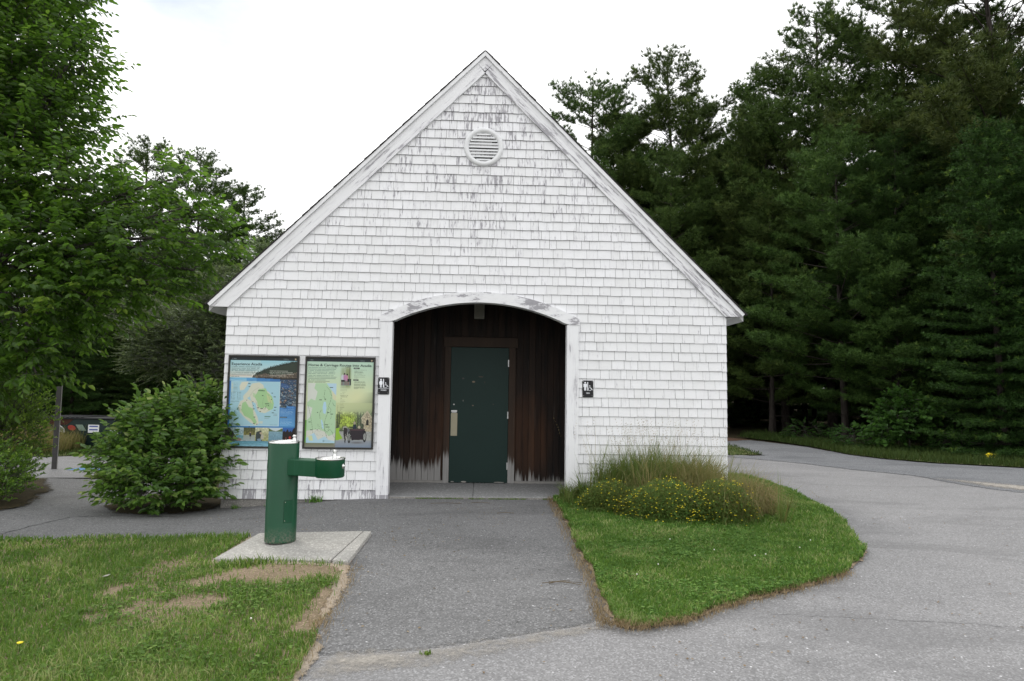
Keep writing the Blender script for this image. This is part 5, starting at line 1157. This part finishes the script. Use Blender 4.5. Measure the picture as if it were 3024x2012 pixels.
broadleaf('crabapple_tree', (-7.6, 9.2, 0), [(-7.7, 9.2, 3.0, 1.2, 1.1, .8, 1), (-6.9, 9.0, 4.0, .8, .9, .6, 1), (-8.6, 9.2, 2.4, .9, 1, .7, 1), (-6.9, 9, 2.3, .9, 1, .8, 1), (-6.2, 9.2, 3.2, .7, .8, .6, 1), (-9.3, 9.5, 3.3, .8, .8, .6, .8)], rs, M['leaf_crab'], M['lichen'],
          'grey green small tree with lichened bare limbs behind the bush', 'tree', 3000, .30, .088, .48, 9, .3, .09, hub=(-7.5, 9.3, 1.3), twig_r=.004)
rs = np.random.RandomState(26)
broadleaf('small_tree', (-5.9, 10.5, 0), [(-5.9, 10.5, 4.6, .8, .8, .7, 1), (-6.3, 10.4, 3.6, .9, .9, .7, 1), (-5.4, 10.6, 2.6, .9, .9, .9, 1), (-6.4, 10.6, 5.2, .6, .6, .45, 1)], rs, M['leaf_crab'], M['lichen'],
          'olive green small tree showing beside the left roof eave', 'tree', 2200, .3, .085, .48, 9, .3, .08, hub=(-5.9, 10.5, 2.0), twig_r=.004)
rs = np.random.RandomState(27)
broadleaf('maple_sapling', (11.6, 8.7, 0), [(11.6, 8.7, .95, .8, .7, .4, 1), (11.0, 8.5, .6, .6, .5, .3, 1), (12.4, 8.7, .7, .7, .6, .35, 1), (11.5, 8.7, 1.4, .4, .4, .2, 1)], rs, M['leaf_maple'], M['bark_g'],
          'bright green maple sapling at the edge of the right wood', 'sapling', 420, .3, .13, .85, 6, .3, .03, hub=(11.6, 8.7, .5))
UG = 'undergrowth shrubs along the edge of the right wood'
for i, (x, y, s_) in enumerate([(10.6, 9.6, .5), (12.9, 7.2, .5), (13.8, 6.2, .45), (10.5, 12.4, .5), (14.9, 5.6, .5), (12.2, 7.9, .4)]):
    rs = np.random.RandomState(40+i)
    broadleaf('undergrowth_shrub', (x, y, 0), [(x, y, .32, s_*1.3, s_, .32, 1)], rs, M['leaf_maple'], M['bark_g'], 'low dark green undergrowth shrub at the forest edge', 'shrub', 170, .2, .07, .5, 7, .2, .015, group=UG)

# ------------------------------------------------------------------ grasses
def blades(x, y, h, w, lean, rs, az=None, off=0.0, z=None, curl=.5):
    n = len(x); az = rs.uniform(0, 6.283, n) if az is None else az; th = rs.uniform(0, 6.283, n)
    z = g(x, y)+off if z is None else z
    d = np.stack([np.cos(az), np.sin(az)], 1); s_ = np.stack([np.cos(th), np.sin(th)], 1)*(w[:, None]/2)
    P0 = np.stack([x, y, z], 1); mid = P0.copy(); mid[:, :2] += d*(h*lean*curl*.6)[:, None]; mid[:, 2] += h*.58*np.sqrt(np.clip(1-(lean*curl*.6)**2, .05, 1))
    tip = P0.copy(); tip[:, :2] += d*(h*lean)[:, None]; tip[:, 2] += h*np.sqrt(np.clip(1-lean**2, .02, 1))
    S = np.concatenate([s_, np.zeros((n, 1))], 1)
    V = np.stack([P0-S, P0+S, mid+S*.8, mid-S*.8, tip], 1).reshape(-1, 3); b = np.arange(n)*5
    F = np.concatenate([np.stack([b, b+1, b+2], 1), np.stack([b, b+2, b+3], 1), np.stack([b+3, b+2, b+4], 1)])
    return V, F
def sample(P, n, rs, dens=None, weight_near=True):
    P = np.array(P); lo = P.min(0); hi = P.max(0); X = []; Y = []; got = 0
    while got < n:
        x = rs.uniform(lo[0], hi[0], n*3); y = rs.uniform(lo[1], hi[1], n*3); m = inpoly(P, x, y)
        if dens is not None: m &= rs.rand(len(x)) < dens(x, y)
        X.append(x[m]); Y.append(y[m]); got += m.sum()
        if len(X) > 30: break
    return np.concatenate(X)[:n], np.concatenate(Y)[:n]
def dirt(x, y):       # 0 on bare earth, 1 on full turf (left lawn)
    n = fbm(x, y, 2.6, 3); d1 = np.exp(-(((x+1.65)/.85)**2+((y+3.68)/.30)**2)); d2 = .85*np.exp(-(((x+2.7)/.26)**2+((y+3.3)/.75)**2)); d3 = .8*np.exp(-(((x+1.02)/.10)**4))*(y > -5.0); d4 = np.exp(-(((x+2.1)/.5)**2+((y+4.4)/.25)**2))*.6
    d = np.maximum.reduce([d1*1.15, d2, d3, d4]); return np.clip(1.3-1.45*d+(n-.5)*3.2*(d > .12), .03, 1)
def near(x, y): return np.clip(1.5/(np.hypot(x-.04, y+9.42)-2.2), .12, 1)
rs = np.random.RandomState(31)
def lawn_grass(P, n, rs, dens, off, label, patchy):
    x, y = sample(P, n, rs, lambda a, b: near(a, b)*dens(a, b))
    pt = fbm(x, y, 1.1, 9); dist = np.hypot(x, y+9.4)
    h = rs.uniform(.022, .075, n)*(.5+1.0*pt); w = rs.uniform(.003, .0066, n)*np.clip(dist/4.5, 1, 2.4)
    V, F = blades(x, y, h, w, rs.uniform(.2, .85, n), rs, off=off); pz = fbm(x, y, 2.4, 15)
    dry = np.clip((pz-.50)*6, 0, 1)*patchy+.8*np.exp(-((x-4.0)**2/.25+(y+2.0)**2/.5))+.5*np.exp(-((x-2.2)**2/.5+(y+2.35)**2/.05)); tone = (fbm(x, y, 7.0, 33)-.5)*.9; r = np.clip(rs.normal(.42, .26, n)+tone+.75*dry*rs.rand(n)+.5*(rs.rand(n) < .05), 0, 1)
    return tag(obj_arr('lawn_grass', V, F, M['grass'], None, {'rnd': r.repeat(5)}), label, 'grass', kind='stuff')
lawn_grass(LAWNL, 170000, rs, dirt, .028, 'mown green grass with bare patches left of the path', .8)
dr_ = lambda x, y: np.clip(.9+(fbm(x, y, 2.2, 5)-.5)*1.2, .2, 1)*(1-.75*np.exp(-(((x-1.95)/.3)**2+((y+2.55)/.16)**2)))
lawn_grass(LAWNR, 150000, rs, dr_, .032, 'mown green grass island right of the path', 1.0)
CLV = []
def clover(P, n, rs, dens, off, label):
    x, y = sample(P, n, rs, dens); z = g(x, y)+off+rs.uniform(.012, .045, n); s_ = rs.uniform(.007, .0125, n); a = rs.uniform(0, 6.283, n); VV = []; 
    for k in range(3):
        ak = a+k*2.094; d = np.stack([np.cos(ak), np.sin(ak), rs.uniform(-.25, .35, n)], 1); P3 = np.stack([x, y, z], 1); LL, LF, _ = leaves(P3, d, s_*1.5, 1.0, rs.uniform(-.4, .4, n), rs); VV.append((LL, LF))
    V = np.concatenate([v for v, f in VV]); F = np.concatenate([f+i*len(VV[0][0]) for i, (v, f) in enumerate(VV)]); r = np.tile(rs.rand(n).repeat(6), 3)
    return tag(obj_arr('clover', V, F, M['clover'], None, {'rnd': r}), label, 'clover', kind='stuff')
cl_ = lambda x, y: np.clip((fbm(x, y, 1.5, 22)-.40)*5, .03, 1)*near(x, y)*dirt(x, y)*np.clip((-y-3.2)/1.5, .15, 1)
clover(LAWNL, 26000, rs, cl_, .028, 'clover leaves scattered through the left lawn')
cr2 = lambda x, y: np.clip((fbm(x, y, 1.6, 27)-.42)*5, .02, 1)*near(x, y)
clover(LAWNR, 17000, rs, cr2, .032, 'clover leaves scattered through the right lawn')
# white clover heads, two dandelions
fl_ = MB(); rq = random.Random(8)
for x, y in [(2.5, -3.3), (2.62, -3.25), (2.2, -3.1), (3.05, -3.0), (1.55, -3.6), (1.3, -3.9), (3.3, -2.7), (1.9, -2.7), (-2.9, -5.6), (-1.4, -4.9), (-3.3, -4.8)]:
    fl_.lathe([(.001, .0), (.005, .003), (.007, .008), (.004, .012), (.001, .013)], (x, y, gz(x, y)+.075), 8, cap=False)
tag(fl_.build('clover_flowers', M['wflower']), 'tiny white clover flower heads dotted over the lawns', 'flowers', kind='stuff')
for x, y in ((-2.72, -5.05),):
    c = MB(); c.lathe([(.001, 0), (.016, .004), (.018, .009), (.001, .012)], (0, 0, .05), 12, cap=False); o = c.build('dandelion', M['flower']); o.location = (x, y, gz(x, y)+.03); tag(o, 'single yellow dandelion flower in the left lawn', 'flower')
    s_ = MB(); s_.tube([(0, 0, -.02), (.002, 0, .052)], .002, 5); s_.build('stem', M['clover'], o)
c = MB(); c.add([(0, 0, 0), (.045, .006, .006), (.05, .045, .012), (.008, .04, .004)], [(0, 1, 2, 3)]); c.add([(0, 0, -.001), (.045, .006, .005), (.05, .045, .011), (.008, .04, .003)], [(3, 2, 1, 0)]); o = c.build('fallen_leaf', M['lampf']); o.location = (-3.05, -3.55, gz(-3.05, -3.55)+.075); tag(o, 'pale fallen leaf lying on the left lawn', 'leaf')
# dry straw along the edges of the right lawn and the path
def straw(P, n, rs, label):
    P = np.array(P); i = rs.randint(0, len(P)-1, n); t = rs.rand(n); a = P[i]; b = P[i+1]; p = a+(b-a)*t[:, None]+rs.normal(0, .035, (n, 2)); x, y = p[:, 0], p[:, 1]
    V, F = blades(x, y, rs.uniform(.03, .09, n), rs.uniform(.002, .0035, n), rs.uniform(.86, .995, n), rs, off=.03); return tag(obj_arr('straw', V, F, M['straw'], None, {'rnd': rs.rand(n).repeat(5)}), label, 'dry grass', kind='stuff')
straw([(1.0, .0), (.98, -.767), (.97, -1.533), (.92, -3.142), (.93, -3.77), (.89, -4.46), (.86, -4.84), (1.05, -4.96), (1.46, -4.8), (1.93, -4.45), (2.57, -4.09), (3.17, -3.69)], 3200, rs, 'dry straw along the edge of the right lawn')
straw([(-1.03, -3.5), (-.95, -4.05), (-.95, -4.64), (-.97, -4.9), (-.93, -5.3), (-.95, -6.5)], 500, rs, 'dry straw along the sandy edge of the left lawn')
ts = MB()
for x, y, a, l in [(.70, -3.92, .05, .16), (.72, -3.93, -.35, .13), (.68, -3.90, .5, .10), (-.40, -.45, .02, .2), (.05, -.38, -.1, .12), (.42, -6.1, 2.2, .10), (.45, -6.12, 1.9, .12), (-1.10, -4.02, .9, .10), (.35, -1.1, .0, .10)]:
    zz = gz(x, y)+.02; ts.tube([(x-math.cos(a)*l, y-math.sin(a)*l, zz), (x, y, zz+.008), (x+math.cos(a)*l, y+math.sin(a)*l, zz)], .0022, 4)
tag(ts.build('dry_needles', M['straw']), 'loose dry needles scattered on the asphalt', 'needles', kind='stuff')

# rank grass and flowers against the right half of the front wall
rs = np.random.RandomState(33)
def clump(nt_, per, cx, cy, sx, sy, h0, h1, spread, w0, w1, rr, push=(0, 0)):
    cx = 1.2+(cx-1.2)*.83; sx *= .78; push = (push[0]*.7, push[1])
    X, Y, Hh, Wd, Ln, Az, R2 = [], [], [], [], [], [], []
    for i in range(nt_):
        tx_, ty_ = rs.normal(cx, sx), min(-.05, rs.normal(cy, sy)); hh = rs.uniform(h0, h1)*.88; tx_ = max(tx_, 1.16); k = int(per*rs.uniform(.5, 1.4)); tone = np.clip(rs.normal(rr, .22), 0, 1)
        az = rs.uniform(0, 6.283, k); r_ = np.abs(rs.normal(0, .035, k)); px, py = np.cos(az)*spread+push[0], np.sin(az)*spread+push[1]
        X.append(tx_+np.cos(az)*r_); Y.append(np.minimum(ty_+np.sin(az)*r_, -.03)); Hh.append(hh*rs.uniform(.45, 1.1, k)); Wd.append(rs.uniform(w0, w1, k)); Az.append(np.arctan2(py, px)); Ln.append(np.clip(np.hypot(px, py)*rs.uniform(.3, 1.3, k), .02, .96)); R2.append(np.clip(tone+rs.normal(0, .13, k), 0, 1))
    c_ = np.concatenate; V, F = blades(c_(X), c_(Y), c_(Hh), c_(Wd), c_(Ln), rs, az=c_(Az), off=.03, curl=.35); return V, F, c_(R2).repeat(5)
parts = [clump(100, 26, 3.05, -.50, .34, .20, .60, .95, .50, .006, .012, .84), clump(60, 24, 2.35, -.42, .34, .16, .6, .95, .35, .006, .012, .40), clump(58, 20, 2.55, -.32, .42, .14, .55, 1.05, .28, .006, .013, .36), clump(70, 24, 3.0, -.50, .30, .18, .42, .80, .50, .006, .013, .80), clump(30, 22, 1.95, -.38, .40, .15, .3, .75, .50, .006, .013, .30),
         clump(46, 22, 1.42, -.25, .25, .14, .15, .42, .55, .006, .012, .16), clump(56, 22, 2.75, -.85, .45, .20, .32, .62, .75, .006, .012, .62), clump(90, 24, 3.55, -1.05, .30, .30, .42, .80, .72, .006, .011, .88, (.40, -.45)),
         clump(70, 4, 2.55, -.3, .50, .12, .8, 1.25, .20, .004, .006, .45), clump(26, 14, 3.4, -.30, .2, .12, .45, 1.0, .35, .005, .009, .42), clump(40, 7, 3.4, -1.2, .30, .30, .55, .85, .6, .004, .006, .97, (.6, -.5)), clump(20, 14, 1.25, -.75, .15, .25, .08, .2, .5, .006, .012, .15)]
V = []; F = []; r = []; b = 0
for v, f, q in parts: V.append(v); F.append(f+b); r.append(q); b += len(v)
tag(obj_arr('tall_grass', np.concatenate(V), np.concatenate(F), M['tall'], None, {'rnd': np.concatenate(r)}), 'rank uncut grass with brown seed heads against the right front wall', 'tall grass', kind='stuff')
sh_ = MB()   # seed heads
SP = []; SD = []
for i in range(110):
    x = rs.normal(2.35, .42); y = min(-.06, rs.normal(-.4, .2)); h = rs.uniform(.7, 1.15); a = rs.uniform(0, 6.28); ln = rs.uniform(.05, .35)
    for j in range(7): f = 1-j*.035; SP.append((x+math.cos(a)*ln*h*f*f, y+math.sin(a)*ln*h*f*f, gz(x, y)+.03+h*f)); SD.append((rs.uniform(-.6, .6), rs.uniform(-.6, .6), .8))
for i in range(90):
    x = rs.normal(3.1, .28); y = rs.normal(-1.35, .4); 
    for j in range(7): SP.append((x+j*.018, y-j*.012, gz(x, y)+.42-j*.02+rs.uniform(-.01, .01))); SD.append((rs.uniform(-.2, .8), rs.uniform(-.6, .2), -.3))
V, F, r = needles(np.array(SP), np.array(SD), np.full(len(SP), .028), .0016, 3, .5, rs)
tag(obj_arr('seed_heads', V, F, M['straw'], None, {'rnd': r}), 'feathery straw coloured seed heads over the rank grass', 'seed heads', kind='stuff')
# yellow flowering shrubs: low mounds of tiny leaves
def mound(x, y, rx, ry, h, label, seed, nfl):
    rs = np.random.RandomState(seed); o = empty('flowering_shrub', (x, y, gz(x, y)+.02)); tag(o, label, 'shrub')
    n = int(6500*rx*ry/.12); u = rs.randn(n, 3); u /= np.linalg.norm(u, axis=1, keepdims=True); u[:, 2] = np.abs(u[:, 2]); rr = rs.rand(n)**.35*(.85+.3*fbm(u[:, 0]*2+5, u[:, 1]*2+5, 1.5, seed))
    P = u*rr[:, None]*np.array([rx, ry, h]); D_ = u+rs.randn(n, 3)*.7; V, F, r = leaves(P, D_, rs.uniform(.016, .034, n), .5, rs.uniform(-.6, .6, n), rs, np.clip(rs.normal(.35, .2, n), 0, 1)); obj_arr('foliage', V, F, M['tall'], o, {'rnd': r*.8})
    m = nfl; u = rs.randn(m, 3); u /= np.linalg.norm(u, axis=1, keepdims=True); u[:, 2] = np.abs(u[:, 2]); P = u*np.array([rx, ry, h])*rs.uniform(.9, 1.13, m)[:, None]; VV = []; FF = []
    for k in range(5):
        a = k*1.2566; d = np.stack([np.cos(a)*np.ones(m), np.sin(a)*np.ones(m)-.4, .55+rs.uniform(-.3, .3, m)], 1); v, f, _ = leaves(P, d, np.full(m, .0105), 1.2, rs.uniform(-.4, .4, m), rs); FF.append(f+k*len(v)); VV.append(v)
    obj_arr('flowers', np.concatenate(VV), np.concatenate(FF), M['flower'], o)
mound(1.62, -.95, .40, .34, .36, 'smaller yellow flowering shrub mound nearest the porch', 1, 150)
mound(2.22, -1.42, .50, .44, .44, 'broad yellow flowering shrub mound in front of the rank grass', 2, 330)
mound(2.85, -1.48, .44, .46, .45, 'yellow flowering shrub mound at the right end under drooping seed heads', 3, 210)
mound(1.92, -1.30, .30, .26, .26, 'lowest yellow flowering shrub mound between its larger neighbours', 4, 60)
# weeds at the foot of the wall and round the pad
def tuft(x, y, s_, n, label, seed, mat='clover', name='weed'):
    rs = np.random.RandomState(seed); X = rs.normal(0, s_*.4, n); Y = rs.normal(0, s_*.3, n); V, F = blades(X, Y, rs.uniform(.3, 1, n)*s_, np.full(n, .012), rs.uniform(.2, .9, n), rs, z=np.zeros(n)); o = obj_arr(name, V, F, M[mat], None, {'rnd': rs.rand(n).repeat(5)}); o.location = (x, y, gz(x, y)+.01); tag(o, label, 'weed')
tuft(-2.16, -.07, .13, 60, 'green weed growing out of the foundation right of the fountain', 1); tuft(-2.75, -.07, .07, 26, 'tiny weed at the foundation left of the fountain', 2); tuft(-3.2, -.08, .08, 30, 'tiny weed at the foundation beside the bush', 3)
tuft(-1.93, -3.42, .16, 46, 'spiky weed at the front edge of the concrete pad', 4, 'grass'); tuft(-2.12, -3.40, .10, 90, 'leafy weed patch at the front left of the concrete pad', 5); tuft(-.26, -5.30, .035, 30, 'little grass tuft in the sand strip across the path', 6, 'grass')
x = np.array([0.]); n = 1500; X = rs.uniform(-1.0, 1.05, n); X = X[(fbm(X, X*0, 3.0, 2) > .40)]; n = len(X); V, F = blades(X, rs.uniform(-.035, -.012, n), rs.uniform(.008, .035, n), np.full(n, .004), rs.uniform(.2, .8, n), rs, off=.006)
tag(obj_arr('moss_strip', V, F, M['grass'], None, {'rnd': rs.rand(n).repeat(5)}), 'moss and short grass in the joint before the porch floor', 'moss', kind='stuff')

# verges
rs = np.random.RandomState(35)
def verge(P, n, h0, h1, rr, label, w=.012, dens=None):
    x, y = sample(P, n, rs, dens); h = rs.uniform(h0, h1, n)*(.5+fbm(x, y, 1.0, 4)); V, F = blades(x, y, h, np.full(n, w), rs.uniform(.15, .8, n), rs, off=.02); return tag(obj_arr('verge_grass', V, F, M['tall' if h1 > .5 else 'verge'], None, {'rnd': np.clip(rs.normal(rr, .18, n), 0, 1).repeat(5)}), label, 'grass', kind='stuff')
verge(VR, 26000, .06, .26, .25, 'shaded verge grass along the right wood', .014); verge(GB, 5000, .03, .10, .3, 'short grass patch beside the gravel behind the building')
verge([(-9.6, 6.7), (-8.6, 7.35), (-6.5, 8.5), (-4.5, 9.4), (-5, 11), (-14, 10), (-18, 8), (-13, 5.7)], 16000, .06, .18, .25, 'short verge grass beyond the parking lot', .014)
verge([(-9.9, 7.3), (-10.2, 9.2), (-13.5, 9.2), (-14.5, 6.8), (-12, 6.7)], 9000, .3, .75, .80, 'tall pale grass beyond the parking lot left of the dumpster', .012)
# yellow marker in the verge
c = MB(); c.add([(0, 0, .0), (.30, .03, .04), (.34, .02, .16), (.16, .02, .19), (-.06, .0, .15)], [(0, 1, 2, 3, 4)]); c.add([(-.06, .0, .15), (.16, .02, .19), (.34, .02, .16), (.12, .10, .21)], [(0, 1, 2, 3)])
c.add([(0, .02, .0), (.30, .05, .04), (.34, .04, .16), (.16, .04, .19), (-.06, .02, .15)], [(4, 3, 2, 1, 0)]); o = c.build('yellow_bag', M['yellow']); o.scale = (.75, .75, .6); o.location = (11.95, 6.3, gz(12, 6.3)+.08); tag(o, 'crumpled yellow plastic bag lying in the verge at far right', 'bag')

# loose grit and leaf litter on the paving
rs = np.random.RandomState(50)
def litter(P, n, name, mat, label, s0, s1, off):
    x, y = sample(P, n, rs, lambda a, b: np.clip(near(a, b)*(.15+1.6*(fbm(a, b, 1.3, 7) > .55)), .02, 1)); sz = rs.uniform(s0, s1, n); a = rs.uniform(0, 6.283, n)
    d = np.stack([np.cos(a), np.sin(a), rs.uniform(-.05, .12, n)], 1); V, F, r = leaves(np.stack([x, y, g(x, y)+off], 1), d, sz, .6, rs.uniform(-.3, .3, n), rs); tag(obj_arr(name, V, F, mat, None, {'rnd': r}), label, 'litter', kind='stuff')
litter([(-1.0, -5.2), (.9, -4.9), (1.0, -.2), (-1.2, -.2), (-3.4, -.5), (-4.4, -1.8), (-2.3, -2.0), (-1.0, -2.3)], 260, 'leaf_litter', M['straw'], 'small dry leaf bits scattered on the dark path', .008, .026, .016)
litter([(-1, -7.5), (6, -8), (8, 0), (5.1, 2), (3.9, -3), (1.2, -5.1), (-.8, -5.6)], 420, 'leaf_litter', M['straw'], 'small dry leaf bits scattered on the paler road', .008, .028, .014)
litter([(-1, -7.5), (3, -8), (6, -2), (3.9, -3), (1.2, -5.1), (.9, -4.9), (1, -1), (-1, -1), (-1, -5)], 900, 'grit', M['found'], 'fine loose grit on the paving', .004, .010, .016)
